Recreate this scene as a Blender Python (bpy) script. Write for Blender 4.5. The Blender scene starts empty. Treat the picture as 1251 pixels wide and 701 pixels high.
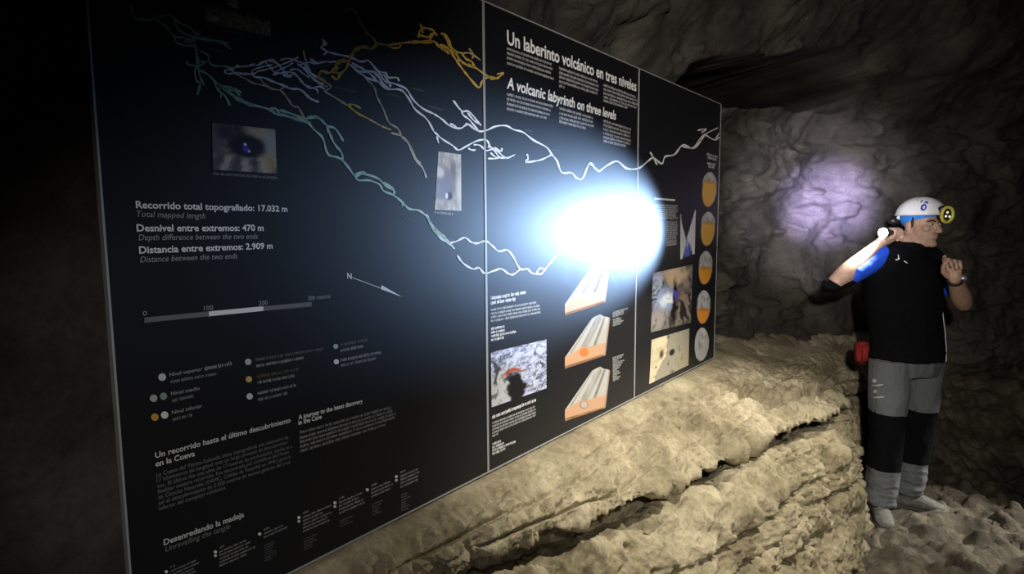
import bpy, bmesh, math, random
import numpy as np
from mathutils import Vector, Matrix
random.seed(7); np.random.seed(7)
C = bpy.context.scene
COL = C.collection
PI = math.pi

# ------------------------------------------------------------------ camera
F, CX, CY = 746.0, 625.5, 350.5
CAMH = 1.65
def nrm(v): v = np.array(v, float); return v/np.linalg.norm(v)
down = nrm((670-CX, 7400-CY, F))
Zc = -down
fw = np.array((0, 0, 1.0)); Yc = nrm(fw-Zc*fw.dot(Zc)); Xc = np.cross(Yc, Zc)
B = np.array((Xc, Yc, Zc))                                   # camera vector -> world vector
CAM = np.array((0, 0, CAMH))
def ray(px, py): return B @ np.array((px-CX, py-CY, F))
def at(px, py, Y):
    r = ray(px, py); return Vector(CAM + r*(Y/r[1]))
cam = bpy.data.cameras.new('camera'); camo = bpy.data.objects.new('camera', cam); COL.objects.link(camo)
cam.sensor_width = 36; cam.lens = F/1251*36; cam.clip_start = .02
cr = B @ np.array((1, 0, 0)); cu = B @ np.array((0, -1, 0)); cf = B @ np.array((0, 0, 1))
M4 = Matrix.Identity(4)
for i in range(3):
    M4[i][0] = cr[i]; M4[i][1] = cu[i]; M4[i][2] = -cf[i]; M4[i][3] = CAM[i]
camo.matrix_world = M4
C.camera = camo

# wall frame: U along the panels, N out of them
U = B @ np.array((1204-CX, 271-CY, F)); U[2] = 0; U = nrm(U)
N = np.array((U[1], -U[0], 0.0))
D = 1.23
WALL0 = -D*N
def wpt(s, t, z): return Vector((WALL0+U*s+N*t)[:2].tolist()+[z])
def pan(px, py):                                             # pixel -> (s, z) on the panel plane
    r = ray(px, py); k = -D/(r.dot(N)); p = CAM+r*k
    return np.array(((p-WALL0).dot(U), p[2]))

# ------------------------------------------------------------------ light, exposure
C.view_settings.view_transform = 'Standard'; C.view_settings.look = 'None'
C.view_settings.exposure = 0; C.view_settings.gamma = 1; C.view_settings.use_curve_mapping = False
w = bpy.data.worlds.new('cave_dark'); C.world = w; w.use_nodes = True
w.node_tree.nodes['Background'].inputs[0].default_value = (.9, .95, 1, 1)
w.node_tree.nodes['Background'].inputs[1].default_value = .0006
def spot(name, loc, target, energy, col, size, blend, rad):
    l = bpy.data.lights.new(name, 'SPOT'); l.energy = energy; l.color = col
    l.spot_size = math.radians(size); l.spot_blend = blend; l.shadow_soft_size = rad
    o = bpy.data.objects.new(name, l); COL.objects.link(o); o.location = loc
    d = Vector(target)-Vector(loc); o.rotation_euler = d.to_track_quat('-Z', 'Y').to_euler()
    return o
PD = 3.33                                                    # the caver's distance in front of the camera
FIST = at(1091, 284.5, PD)
HOT = wpt(2.13, 0, pan(752, 281)[1])
E = (HOT-FIST).normalized()
LENS = FIST+E*.088
spot('torch_beam', LENS+E*.012, HOT, 520, (.40, .62, 1), 27.5, .7, .028)
spot('torch_spill', LENS+E*.03, (.80, 2.30, .45), 95, (1, .96, .84), 70, .7, .03)
spot('front_fill_spot', (.12, -.3, 2.0), at(880, 315, 3.2), 320, (1, .95, .86), 62, 1, .04)  # added unseen fill near the camera, brightens prints, caver and back wall
spot('panel_fill_spot', (.05, -.3, 1.75), at(400, 520, 1.6), 30, (1, .97, .92), 53, 1, .04)  # added fill with no visible source, lifts the left panel's lettering
spot('raised_fill_spot', (1.12, 1.3, 2.6), (.86, 2.22, .70), 235, (1, .94, .82), 76, .8, .04)  # made-up overhead fill for the ledge and the helmet top
spot('violet_wall_spot', (.05, -.1, 1.72), at(1010, 247, 4.15), 14000, (.52, .47, 1), 8.4, 1, .06)  # added unseen spot standing in for the violet light on the back wall
spot('wall_halo_spot', (.0, -.1, 1.72), at(1000, 240, 4.15), 1500, (.92, .90, 1), 17, 1, .06)  # added wider spot, grey halo that softens the violet pool's edge
spot('side_headlamp', (4.1, 2.9, 1.75), (2.42, 3.15, .05), 420, (1, .96, .88), 30, 1, .03)

# ------------------------------------------------------------------ noise
PERM = np.random.RandomState(3).permutation(512)
GR = np.random.RandomState(4).normal(size=(512, 3)); GR /= np.linalg.norm(GR, axis=1)[:, None]
def perlin(P):
    Pi = np.floor(P).astype(int); f = P-Pi; u = f*f*f*(f*(f*6-15)+10)
    out = 0
    for dx in (0, 1):
        for dy in (0, 1):
            for dz in (0, 1):
                h = PERM[(PERM[(PERM[(Pi[:, 0]+dx) & 511]+Pi[:, 1]+dy) & 511]+Pi[:, 2]+dz) & 511]
                g = GR[h]
                wgt = (u[:, 0] if dx else 1-u[:, 0])*(u[:, 1] if dy else 1-u[:, 1])*(u[:, 2] if dz else 1-u[:, 2])
                out = out+wgt*(g[:, 0]*(f[:, 0]-dx)+g[:, 1]*(f[:, 1]-dy)+g[:, 2]*(f[:, 2]-dz))
    return out
def fbm(P, sc, oct=4, gain=.5, ridge=False):
    a, s, o = 1, 1/sc, 0
    for k in range(oct):
        n = perlin(P*s+17.3*k)
        o = o+a*((.35-np.abs(n))*1.6 if ridge else n*1.4); a *= gain; s *= 2.03
    return o
def sstep(a, b, x):
    t = np.clip((x-a)/(b-a), 0, 1); return t*t*(3-2*t)

# ------------------------------------------------------------------ materials
def new_mat(name):
    m = bpy.data.materials.new(name); m.use_nodes = True
    return m, m.node_tree.nodes, m.node_tree.links, m.node_tree.nodes['Principled BSDF']
def mat(name, col, rough=.6, metal=0, emit=None, es=0, spec=.5, noise=0, nscale=60, bump=0):
    m, n, l, b = new_mat(name)
    b.inputs['Base Color'].default_value = (*col, 1); b.inputs['Roughness'].default_value = rough
    b.inputs['Metallic'].default_value = metal; b.inputs['Specular IOR Level'].default_value = spec
    if emit: b.inputs['Emission Color'].default_value = (*emit, 1); b.inputs['Emission Strength'].default_value = es
    if noise or bump:
        tc = n.new('ShaderNodeTexCoord'); nz = n.new('ShaderNodeTexNoise'); nz.inputs['Scale'].default_value = nscale
        nz.inputs['Detail'].default_value = 5; l.new(tc.outputs['Object'], nz.inputs['Vector'])
        if noise:
            r = n.new('ShaderNodeValToRGB')
            r.color_ramp.elements[0].position = .3; r.color_ramp.elements[1].position = .7
            r.color_ramp.elements[0].color = (*[c*(1-noise) for c in col], 1); r.color_ramp.elements[1].color = (*[min(1, c*(1+noise)) for c in col], 1)
            l.new(nz.outputs['Fac'], r.inputs['Fac']); l.new(r.outputs['Color'], b.inputs['Base Color'])
        if bump:
            bp = n.new('ShaderNodeBump'); bp.inputs['Strength'].default_value = bump; bp.inputs['Distance'].default_value = .004
            l.new(nz.outputs['Fac'], bp.inputs['Height']); l.new(bp.outputs['Normal'], b.inputs['Normal'])
    return m
def rock_mat(name, c0, c1, c2, sc=3.0, bump=.6):
    m, n, l, b = new_mat(name)
    tc = n.new('ShaderNodeTexCoord')
    a = n.new('ShaderNodeTexNoise'); a.inputs['Scale'].default_value = sc; a.inputs['Detail'].default_value = 8; a.inputs['Roughness'].default_value = .65
    r = n.new('ShaderNodeValToRGB'); e = r.color_ramp.elements
    e[0].position = .32; e[0].color = (*c0, 1); e[1].position = .68; e[1].color = (*c2, 1)
    k = e.new(.5); k.color = (*c1, 1)
    l.new(tc.outputs['Object'], a.inputs['Vector']); l.new(a.outputs['Fac'], r.inputs['Fac'])
    g = n.new('ShaderNodeTexNoise'); g.inputs['Scale'].default_value = 55; g.inputs['Detail'].default_value = 9; g.inputs['Roughness'].default_value = .7
    l.new(tc.outputs['Object'], g.inputs['Vector'])
    mx = n.new('ShaderNodeMix'); mx.data_type = 'RGBA'; mx.blend_type = 'OVERLAY'; mx.inputs['Factor'].default_value = .6
    l.new(r.outputs['Color'], mx.inputs['A']); l.new(g.outputs['Fac'], mx.inputs['B'])
    l.new(mx.outputs['Result'], b.inputs['Base Color'])
    b.inputs['Roughness'].default_value = .85; b.inputs['Specular IOR Level'].default_value = .3
    bp = n.new('ShaderNodeBump'); bp.inputs['Strength'].default_value = bump; bp.inputs['Distance'].default_value = .03
    l.new(g.outputs['Fac'], bp.inputs['Height']); l.new(bp.outputs['Normal'], b.inputs['Normal'])
    return m
ROCK_LEDGE = rock_mat('tan_lava_crust', (.19, .155, .09), (.37, .315, .20), (.56, .485, .33), 4)
ROCK_FLOOR = rock_mat('dusty_rubble', (.04, .034, .024), (.10, .085, .06), (.22, .19, .14), 5)
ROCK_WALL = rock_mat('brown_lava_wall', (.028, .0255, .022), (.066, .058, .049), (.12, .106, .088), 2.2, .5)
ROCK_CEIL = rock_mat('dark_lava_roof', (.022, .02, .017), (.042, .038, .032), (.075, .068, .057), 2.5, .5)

# ------------------------------------------------------------------ object helpers
def tag(o, label=None, cat=None, group=None, kind=None):
    if label: o['label'] = label
    if cat: o['category'] = cat
    if group: o['group'] = group
    if kind: o['kind'] = kind
    return o
def empty(name, loc, rz=0):
    o = bpy.data.objects.new(name, None); COL.objects.link(o); o.location = loc; o.rotation_euler = (0, 0, rz)
    o.empty_display_size = .05
    return o
def link(name, me, m=None, parent=None, smooth=True):
    o = bpy.data.objects.new(name, me); COL.objects.link(o)
    if m: me.materials.append(m)
    if parent: o.parent = parent
    if smooth: me.polygons.foreach_set('use_smooth', [True]*len(me.polygons))
    return o
def from_bm(name, bm, m, parent=None, smooth=True):
    me = bpy.data.meshes.new(name); bmesh.ops.recalc_face_normals(bm, faces=bm.faces); bm.to_mesh(me); bm.free()
    return link(name, me, m, parent, smooth)
def grid_mesh(name, P, m, kind='structure', flip=False):
    R, K = P.shape[:2]
    idx = np.arange(R*K).reshape(R, K)
    q = np.stack((idx[:-1, :-1], idx[1:, :-1], idx[1:, 1:], idx[:-1, 1:]), -1).reshape(-1, 4)
    if flip: q = q[:, ::-1]
    me = bpy.data.meshes.new(name)
    me.vertices.add(R*K); me.vertices.foreach_set('co', P.reshape(-1).astype(np.float32))
    me.loops.add(len(q)*4); me.loops.foreach_set('vertex_index', q.reshape(-1).astype(np.int32))
    me.polygons.add(len(q)); me.polygons.foreach_set('loop_start', np.arange(0, len(q)*4, 4, dtype=np.int32))
    me.update(calc_edges=True); me.validate()
    o = link(name, me, m)
    if kind: o['kind'] = kind
    return o
def grid_normals(P):
    a = np.gradient(P, axis=0); b = np.gradient(P, axis=1); n = np.cross(a, b)
    return n/np.maximum(np.linalg.norm(n, axis=2), 1e-9)[:, :, None]
def resample(pts, n):
    pts = np.array(pts, float); d = np.r_[0, np.cumsum(np.linalg.norm(np.diff(pts, axis=0), axis=1))]
    x = np.linspace(0, d[-1], n); return np.stack([np.interp(x, d, pts[:, k]) for k in range(pts.shape[1])], 1)

# ------------------------------------------------------------------ cave shell
S0, RAD, TURN = 3.5, 2.0, math.radians(50)
def wall_path(p):                                            # p metres along the wall foot -> point, outward normal
    if p <= S0: return (WALL0+U*p)[:2], N[:2]
    c = (WALL0+U*S0+N*RAD)[:2]; h0 = math.atan2(U[1], U[0])
    a = min((p-S0)/RAD, TURN); h = h0-a
    nn = np.array((math.sin(h), -math.cos(h))); q = c-nn*RAD
    if p-S0 > RAD*TURN: q = q+np.array((math.cos(h), math.sin(h)))*(p-S0-RAD*TURN)
    return q, nn
PW = np.linspace(-2.2, 8.6, 640); ZW = np.linspace(-.3, 3.7, 300)
prof = np.interp(ZW, [-.3, .8, 2.1, 2.34, 2.6, 2.9, 3.3, 3.7], [-.27, -.25, -.25, -.20, -.02, .25, .55, .7])
base = np.array([wall_path(p) for p in PW])
PG, ZG = np.meshgrid(PW, ZW, indexing='ij')
T = np.broadcast_to(prof, PG.shape).copy()
flat = np.stack((PG, ZG, PG*0), -1).reshape(-1, 3)
big = fbm(flat, .9, 3).reshape(PG.shape); mid = fbm(flat+9, .28, 4).reshape(PG.shape); fine = fbm(flat+31, .07, 3, .6, True).reshape(PG.shape)
cr_ = fbm(flat*np.array((1, 2.2, 1))+50, .5, 3, .5, True).reshape(PG.shape)
behind = (1-sstep(3.5, 3.9, PG))*(1-sstep(2.25, 2.5, ZG))    # keep the rock clear of the panels
T += big*(.14-.11*behind)+mid*(.07-.04*behind)+fine*.014
T -= .05*sstep(.36, .52, cr_)*(1-behind)
# the long dark recess under an overhanging block
zb = np.interp(PG, [3.2, 3.52, 4.4, 5.05], [2.27, 2.31, 2.43, 2.46])+.03*big+.02*mid
zt = np.interp(PG, [3.2, 3.52, 4.4, 4.8, 5.05], [2.47, 2.52, 2.69, 2.68, 2.60])+.04*perlin(flat*np.array((2.2, 0, 0))+5).reshape(PG.shape)+.02*mid
inn = sstep(3.25, 3.45, PG)*(1-sstep(5.02, 5.07, PG+.08*mid))
rec = sstep(-.02, .02, ZG-zb)*(1-sstep(-.02, .025, ZG-zt))*inn
over = sstep(-.0, .03, ZG-zt)*sstep(3.1, 3.7, PG)*(1-sstep(5.4, 6.2, PG))
T += .16*over-2.4*rec
XY = base[:, 0][:, None, :]+base[:, 1][:, None, :]*T[:, :, None]
W3 = np.concatenate((XY, ZG[:, :, None]), 2)
split = int(np.searchsorted(PW, S0+.15))
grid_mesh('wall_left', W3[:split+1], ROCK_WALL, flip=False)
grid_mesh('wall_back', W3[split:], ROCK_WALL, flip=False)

# ceiling
gx = np.linspace(-3.5, 8, 330); gy = np.linspace(-2.5, 6.2, 250)
GX, GY = np.meshgrid(gx, gy, indexing='ij'); fl = np.stack((GX, GY, GX*0+3), -1).reshape(-1, 3)
GZ = 3.25+(fbm(fl, 1.3, 4)*.2+fbm(fl+4, .2, 3)*.04+fbm(fl+8, .3, 3, .5, True)*.05).reshape(GX.shape)
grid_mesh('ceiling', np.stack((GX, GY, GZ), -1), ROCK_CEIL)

# floor of trodden rubble
gx = np.linspace(-2.6, 6.2, 560); gy = np.linspace(-1.8, 5.2, 440)
GX, GY = np.meshgrid(gx, gy, indexing='ij'); fl = np.stack((GX, GY, GX*0), -1).reshape(-1, 3)
GZ = (fbm(fl, .8, 3)*.05+fbm(fl+4, .16, 4, .55)*.055+fbm(fl+8, .07, 3, .6, True)*.028).reshape(GX.shape)
lump = fbm(fl+20, .11, 2).reshape(GX.shape); GZ += .035*sstep(.1, .5, lump)
calm = np.exp(-(((GX-2.0)/.22)**2+((GY-3.32)/.2)**2))+np.exp(-(((GX-2.23)/.25)**2+((GY-3.45)/.17)**2))
calm = np.clip(calm*1.4, 0, 1); GZ = GZ*(1-calm)+calm*(-.012+.3*(GZ))
GZ += .40*sstep(3.7, 4.6, GY)*sstep(1.5, 3.0, GX)+.2*sstep(3.0, 4.6, GX)*sstep(3.2, 4.4, GY)
GZ -= .015
FLOORZ = GZ
grid_mesh('floor', np.stack((GX, GY, GZ), -1), ROCK_FLOOR)
def floor_z(x, y):
    i = int(np.clip(np.searchsorted(gx, x), 1, len(gx)-1)); j = int(np.clip(np.searchsorted(gy, y), 1, len(gy)-1)); return float(FLOORZ[i, j])

# the rock bench under the panels
ZB = pan(597, 577)[1]                                        # bottom edge of the panels
ZT = ZB+ (pan(590, 0)[1]-pan(597, 577)[1])
NA = 760
def line(pts): return resample(pts, NA)
def wl(s, t, z):
    q, nn = wall_path(s); p = q+nn*t; return (p[0], p[1], z)
ss = np.linspace(-.9, 5.4, 60)
K0 = line([wl(s, -.42, ZB+.03+.0*s) for s in ss])
K1 = line([wl(s, .015, ZB-.012-.10*float(sstep(3.6, 4.4, s))) for s in ss])
def gz_(px, py, z):
    r = ray(px, py); p = CAM+r*((z-CAMH)/r[2]); return (p[0], p[1], z)
K2 = line([gz_(60, 940, .66), gz_(300, 800, .665), gz_(470, 722, .67), gz_(580, 679, .675), gz_(660, 655, .675), gz_(756, 617, .67), gz_(805, 602, .67), gz_(881, 563, .665), gz_(941, 532, .66), gz_(1001, 511, .655), gz_(1036, 494, .65), (1.86, 3.42, .63), (1.98, 3.66, .60), (2.2, 3.95, .52), (2.45, 4.25, .45)])
ofac = np.interp(K2[:, 1], [2.4, 3.0, 3.25, 3.5], [1, .75, .30, .30])
def off(Kx, d, dz):
    g = np.gradient(Kx, axis=0)[:, :2]; g /= np.linalg.norm(g, axis=1)[:, None]
    for _ in range(40): g[1:-1] = (g[:-2]+g[2:]+2*g[1:-1])/4
    dd = d*(ofac if d > 0 else 1)
    o = Kx.copy(); o[:, 0] += g[:, 1]*dd; o[:, 1] -= g[:, 0]*dd; o[:, 2] += dz; return o
K2b = off(K2, -.26, -.035); K2c = off(K2, -.29, -.25); K3 = off(K2, .06, -.075)
K4 = off(K2, .14, -.17); K5 = off(K2, .22, -.36); K6 = off(K2, .33, -.66); K7 = off(K2, .42, -.85)
segs = [(K0, K1, 20), (K1, K2, 110), (K2, K2b, 14), (K2b, K2c, 10), (K2c, K3, 12), (K3, K4, 26), (K4, K5, 60), (K5, K6, 60), (K6, K7, 20)]
rows, tags_ = [], []
for i, (a, b, n) in enumerate(segs):
    for k in range(n):
        f = k/n
        rows.append(a*(1-f)+b*f); tags_.append(i+f)
rows.append(K7); tags_.append(len(segs))
L = np.stack(rows, 1); tg = np.array(tags_)
# a crevice that opens and closes along its length
along = np.linspace(0, 1, NA)
gap = np.clip(.85+.9*perlin(np.stack((along*9, along*0+3.3, along*0), 1)), .3, 1.25)
crev = ((tg >= 2) & (tg < 5))
i2 = int(np.searchsorted(tg, 2)); i5 = int(np.searchsorted(tg, 5))
lip = L[:, i2:i2+1, :]*(1-np.linspace(0, 1, i5-i2))[None, :, None]+L[:, i5:i5+1, :]*np.linspace(0, 1, i5-i2)[None, :, None]
L[:, i2:i5, :] = lip*(1-gap[:, None, None])+L[:, i2:i5, :]*gap[:, None, None]
nn_ = grid_normals(L)
# smooth the normals across the crevice so the displacement stays outwards
P0 = L.reshape(-1, 3)
va = nrm((.783, .622, 0)); vb = nrm((.622, -.783, 0))
Q = np.stack((P0 @ va, P0 @ vb, P0[:, 2]), 1)
disp = fbm(P0, .30, 3)*.042+fbm(Q*np.array((1, .6, .6))+7, .10, 4, .6)*.032+fbm(Q*np.array((1.2, .6, .6))+3, .045, 3, .6, True)*.021-.03*sstep(.25, .6, fbm(Q+40, .07, 2))
disp = disp.reshape(NA, -1)
# thin cracks running with the strata
wv = perlin(np.stack((along*7, along*0, along*0+8), 1)); wv2 = perlin(np.stack((along*16, along*0, along*0+2), 1))
for pos, dep, wd, ph in ((1.45, .05, .03, 0), (1.74, .05, .025, 4), (6.25, .085, .06, 9), (6.75, .07, .05, 13), (7.2, .07, .06, 21), (1.2, .02, .03, 33)):
    wv = perlin(np.stack((along*6+ph, along*0, along*0+8+ph), 1)); pr = np.clip(perlin(np.stack((along*5+ph*3, along*0+1, along*0), 1))*2.6+.35, 0, 1)
    cpos = pos+wv*(.32 if pos > 5 else .2)+wv2*.05
    disp -= dep*pr[:, None]*np.exp(-((tg[None, :]-cpos[:, None])/wd)**2)
fade = 1-.8*np.exp(-((tg-1.0)/.25)**2)
disp = disp*fade[None, :]; disp[:, (tg > 2.3) & (tg < 4.4)] *= .4
disp[:, tg < 1] = np.minimum(disp[:, tg < 1], 0)
nrmL = nn_.copy()
k = 7
for _ in range(6):
    nrmL[:, 1:-1] = (nrmL[:, :-2]+nrmL[:, 1:-1]*2+nrmL[:, 2:])/4
nrmL /= np.linalg.norm(nrmL, axis=2)[:, :, None]
sgn = 1 if nrmL[NA//2, 60, 2] > 0 else -1
L = L+nrmL*sgn*disp[:, :, None]
bench = grid_mesh('rock_ledge', L, ROCK_LEDGE, flip=(sgn < 0))
bench['label'] = 'rough tan lava rock ledge running under the black panels'

# ------------------------------------------------------------------ the three panels
def print_mat(name, rough, a_gloss):
    m, n, l, b = new_mat(name)
    at_ = n.new('ShaderNodeAttribute'); at_.attribute_name = 'Col'; l.new(at_.outputs['Color'], b.inputs['Base Color'])
    b.inputs['Roughness'].default_value = rough; b.inputs['Specular IOR Level'].default_value = a_gloss
    return m
def board_mat():
    m, n, l, b = new_mat('satin_black_board')
    b.inputs['Base Color'].default_value = (.0085, .009, .012, 1); b.inputs['Roughness'].default_value = .30
    b.inputs['Specular IOR Level'].default_value = .5
    b.inputs['Coat Weight'].default_value = 0
    tc = n.new('ShaderNodeTexCoord'); nz = n.new('ShaderNodeTexNoise'); nz.inputs['Scale'].default_value = 6; l.new(tc.outputs['Object'], nz.inputs['Vector'])
    mr = n.new('ShaderNodeMapRange'); mr.inputs['To Min'].default_value = .40; mr.inputs['To Max'].default_value = .43
    l.new(nz.outputs['Fac'], mr.inputs['Value']); l.new(mr.outputs['Result'], b.inputs['Roughness'])
    return m
BOARD = board_mat()
PRINT = print_mat('printed_ink', .38, .4)
TRIM = mat('pale_board_edge', (.42, .43, .44), .45, .2)
STEEL = mat('bracket_steel', (.25, .25, .26), .4, .9)
SE = [pan(124.5, 271)[0], pan(593, 271)[0], pan(777.3, 271)[0], pan(877, 271)[0]]
w_ = (SE[3]-SE[0])/3; SE = [SE[0]+w_*i for i in range(4)]
ROTZ = math.atan2(U[1], U[0])
PLAB = ['leftmost black information panel with three lines of measurements, scale bar and north arrow',
        'middle black information panel headed Un laberinto volcánico en tres niveles',
        'rightmost black information panel with five orange and grey ovals down its edge']
panels = []
def box(bm, x0, x1, y0, y1, z0, z1, bev=0):
    v = [bm.verts.new((x, y, z)) for x in (x0, x1) for y in (y0, y1) for z in (z0, z1)]
    for f in ((0, 1, 3, 2), (4, 6, 7, 5), (0, 4, 5, 1), (2, 3, 7, 6), (0, 2, 6, 4), (1, 5, 7, 3)): bm.faces.new([v[i] for i in f])
    return bm
HP = ZT-ZB
for i in range(3):
    e = empty('information_panel', wpt(SE[i], 0, ZB), ROTZ); tag(e, PLAB[i], 'sign', 'information panels on the cave wall')
    bm = bmesh.new(); box(bm, .004, w_-.004, 0, .014, .004, HP-.004); from_bm('board', bm, BOARD, e, False)
    bm = bmesh.new(); tw = .0042
    box(bm, .0005, tw, -.0015, .016, 0, HP); box(bm, w_-tw, w_-.0005, -.0015, .016, 0, HP)
    box(bm, tw, w_-tw, -.0015, .016, 0, tw); box(bm, tw, w_-tw, -.0015, .016, HP-tw, HP)
    from_bm('edge_trim', bm, TRIM, e, False)
    for zz in (.25, HP-.25):
        bm = bmesh.new(); box(bm, .2, w_-.2, .014, .04, zz-.02, zz+.02); box(bm, .25, .29, .04, .42, zz-.018, zz+.018); box(bm, w_-.29, w_-.25, .04, .42, zz-.018, zz+.018)
        from_bm('wall_bracket', bm, STEEL, e, False)
    panels.append(e)
def panel_of(s): return 0 if s < SE[1] else (1 if s < SE[2] else 2)

class Ink:                                                   # flat printed shapes: list of polygons with a colour
    def __init__(s): s.v = []; s.f = []; s.c = []
    def poly(s, sz, col):
        b = len(s.v); s.v += [tuple(p) for p in sz]; s.f.append(list(range(b, b+len(sz)))); s.c.append(col)
    def px(s, pts, col): s.poly([pan(*p) for p in pts], col)
    def build(s, name, pi, lift=.0006, label=None):
        if not s.f: return
        me = bpy.data.meshes.new(name)
        me.from_pydata([(a-SE[pi], -lift, z-ZB) for a, z in s.v], [], s.f)
        ca = me.color_attributes.new('Col', 'FLOAT_COLOR', 'CORNER')
        k = 0
        for p, c in zip(me.polygons, s.c):
            for _ in p.loop_indices: ca.data[k].color = (*c, 1); k += 1
        o = link(name, me, PRINT, panels[pi], False)
        if label: o['label'] = label
        return o
WHITE = (.82, .82, .82); GREY = (.34, .35, .36); DIM = (.20, .205, .215)

def font_mesh(txt, bold=0, shear=0):
    cu = bpy.data.curves.new('t', 'FONT'); cu.body = txt; cu.size = 1; cu.offset = bold; cu.shear = shear; cu.resolution_u = 3
    o = bpy.data.objects.new('t', cu); COL.objects.link(o)
    dg = bpy.context.evaluated_depsgraph_get(); me = bpy.data.meshes.new_from_object(o.evaluated_get(dg))
    vs = np.array([v.co[:2] for v in me.vertices]); fs = [list(p.vertices) for p in me.polygons]
    bpy.data.objects.remove(o); bpy.data.curves.remove(cu); bpy.data.meshes.remove(me)
    return vs, fs
def text(ink, txt, p0, p1, cap, col, bold=.0, shear=0):
    vs, fs = font_mesh(txt, bold, shear)
    a, b = pan(*p0), pan(*p1); h = pan(p0[0], p0[1]-cap)[1]-a[1]
    x0, x1 = vs[:, 0].min(), vs[:, 0].max()
    fx = (vs[:, 0]-x0)/(x1-x0)
    out = np.stack((a[0]+(b[0]-a[0])*fx, a[1]+(b[1]-a[1])*fx+vs[:, 1]/.70*h), 1)
    base = len(ink.v); ink.v += [tuple(p) for p in out]
    for f in fs: ink.f.append([base+i for i in f]); ink.c.append(col)
def greek(ink, p0, p1, xh, col, rnd=random):                 # a line of print too small to read
    a, b = pan(*p0), pan(*p1); h = pan(p0[0], p0[1]-xh)[1]-a[1]; Wd = b[0]-a[0]
    x = 0; cw = h*.62
    while x < Wd:
        for _ in range(rnd.randint(2, 10)):
            if x > Wd-cw*.8: break
            hh = h*rnd.choice((1, 1, 1, .95, 1.4)); lo = -h*.35 if rnd.random() < .1 else 0
            def q(xa, xb, ya, yb):
                f = lambda X, Y: (a[0]+X, a[1]+(b[1]-a[1])*X/Wd+Y)
                ink.poly([f(xa, ya), f(xb, ya), f(xb, yb), f(xa, yb)], col)
            q(x, x+cw*.3, lo, hh)
            if rnd.random() < .8: q(x+cw*.55, x+cw*.82, 0, h)
            if rnd.random() < .7: q(x+cw*.3, x+cw*.55, h*.74, h)
            if rnd.random() < .5: q(x+cw*.3, x+cw*.55, 0, h*.24)
            x += cw
        x += cw*.75
        if Wd-x < cw*2: break
def para(ink, lines, xh, col):
    for p0, p1 in lines: greek(ink, p0, p1, xh, col)

# ---- panel one: words
k = Ink()
text(k, 'Recorrido total topografiado: 17.032 m', (166, 254), (351, 258.6), 8.6, WHITE, .022); k.build('measurement_text', 0, label='bold white total length'); k = Ink()
text(k, 'Desnivel entre extremos: 470 m', (167, 282.5), (322, 281.8), 8.6, WHITE, .022); k.build('measurement_text', 0, label='bold white depth difference'); k = Ink()
text(k, 'Distancia entre extremos: 2.909 m', (170, 309.5), (333, 303.5), 8.6, WHITE, .022); k.build('measurement_text', 0, label='bold white distance between ends')
k = Ink()
text(k, 'Total mapped length', (167, 264.5), (251, 267), 7.4, GREY, 0, .25); k.build('translation_text', 0, label='grey italic total length in English'); k = Ink()
text(k, 'Depth difference between the two ends', (169, 293.5), (315, 291.5), 7.4, GREY, 0, .25); k.build('translation_text', 0, label='grey italic depth difference in English'); k = Ink()
text(k, 'Distance between the two ends', (171, 320.5), (290, 315.5), 7.4, GREY, 0, .25)
k.build('translation_text', 0, label='grey italic distance in English')
k = Ink()
for (xa, ya, yb), (xb, yc, yd), c in (((176.3, 387.8, 394.2), (255, 380.3, 386.2), (.16, .16, .165)), ((255, 380.3, 386.2), (321.5, 374, 379.6), (.80, .80, .80)), ((321.5, 374, 379.6), (380.5, 368.7, 374.2), (.16, .16, .165))):
    k.px([(xa, yb), (xb, yd), (xb, yc), (xa, ya)], c)
text(k, '0', (174.5, 385.5), (179.5, 385), 5.5, GREY); text(k, '100', (249, 379), (260.5, 378), 5.5, GREY)
text(k, '200', (316, 372.8), (327, 371.8), 5.5, GREY); text(k, '300 metros', (376, 367), (403.5, 363.7), 5.2, GREY)
k.build('scale_bar', 0)
k = Ink()
text(k, 'N', (424, 340), (429.5, 340.7), 7, WHITE, .03)
k.px([(430, 339.4), (466, 352.6), (466, 351.8), (430, 338.6)], WHITE); k.px([(465, 353), (491, 362.6), (466, 348.2)], WHITE)
k.build('north_arrow', 0)
def dot(ink, x, y, r, c): ink.px([(x+r*math.cos(t*PI/9), y-r*.98*math.sin(t*PI/9)) for t in range(18)], c)
for x, y, r, c in ((198, 460.5, 4.7, (.6, .6, .62)), (187.5, 486.3, 4.6, (.45, .44, .43)), (199.6, 483.8, 4.5, (.26, .32, .29)), (189, 509.4, 4.6, (.62, .34, .06)), (201, 506.8, 4.6, (.75, .75, .66)),
                   (303, 441.9, 4, (.5, .5, .52)), (303.9, 463.1, 3.9, (.60, .44, .14)), (304.8, 484, 3.9, (.66, .66, .66)), (410, 423, 3, (.40, .58, .48)), (410.7, 441.7, 3.2, (.8, .8, .8))):
    k = Ink(); dot(k, x, y, r, c); k.build('legend_dot', 0)
k = Ink(); G2 = (.30, .305, .31)
text(k, 'Nivel superior', (207, 459.8), (247, 452.4), 4.6, G2, .01); greek(k, (249.5, 452.2), (284, 445.6), 3.6, G2); greek(k, (208, 468), (265, 457.6), 3, DIM)
text(k, 'Nivel medio', (209, 483), (244, 475.8), 4.6, G2, .01); greek(k, (210, 491), (237, 485), 3, DIM)
text(k, 'Nivel inferior', (210, 506), (247, 497.4), 4.6, G2, .01); greek(k, (211, 514), (236, 507.5), 3, DIM)
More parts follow.
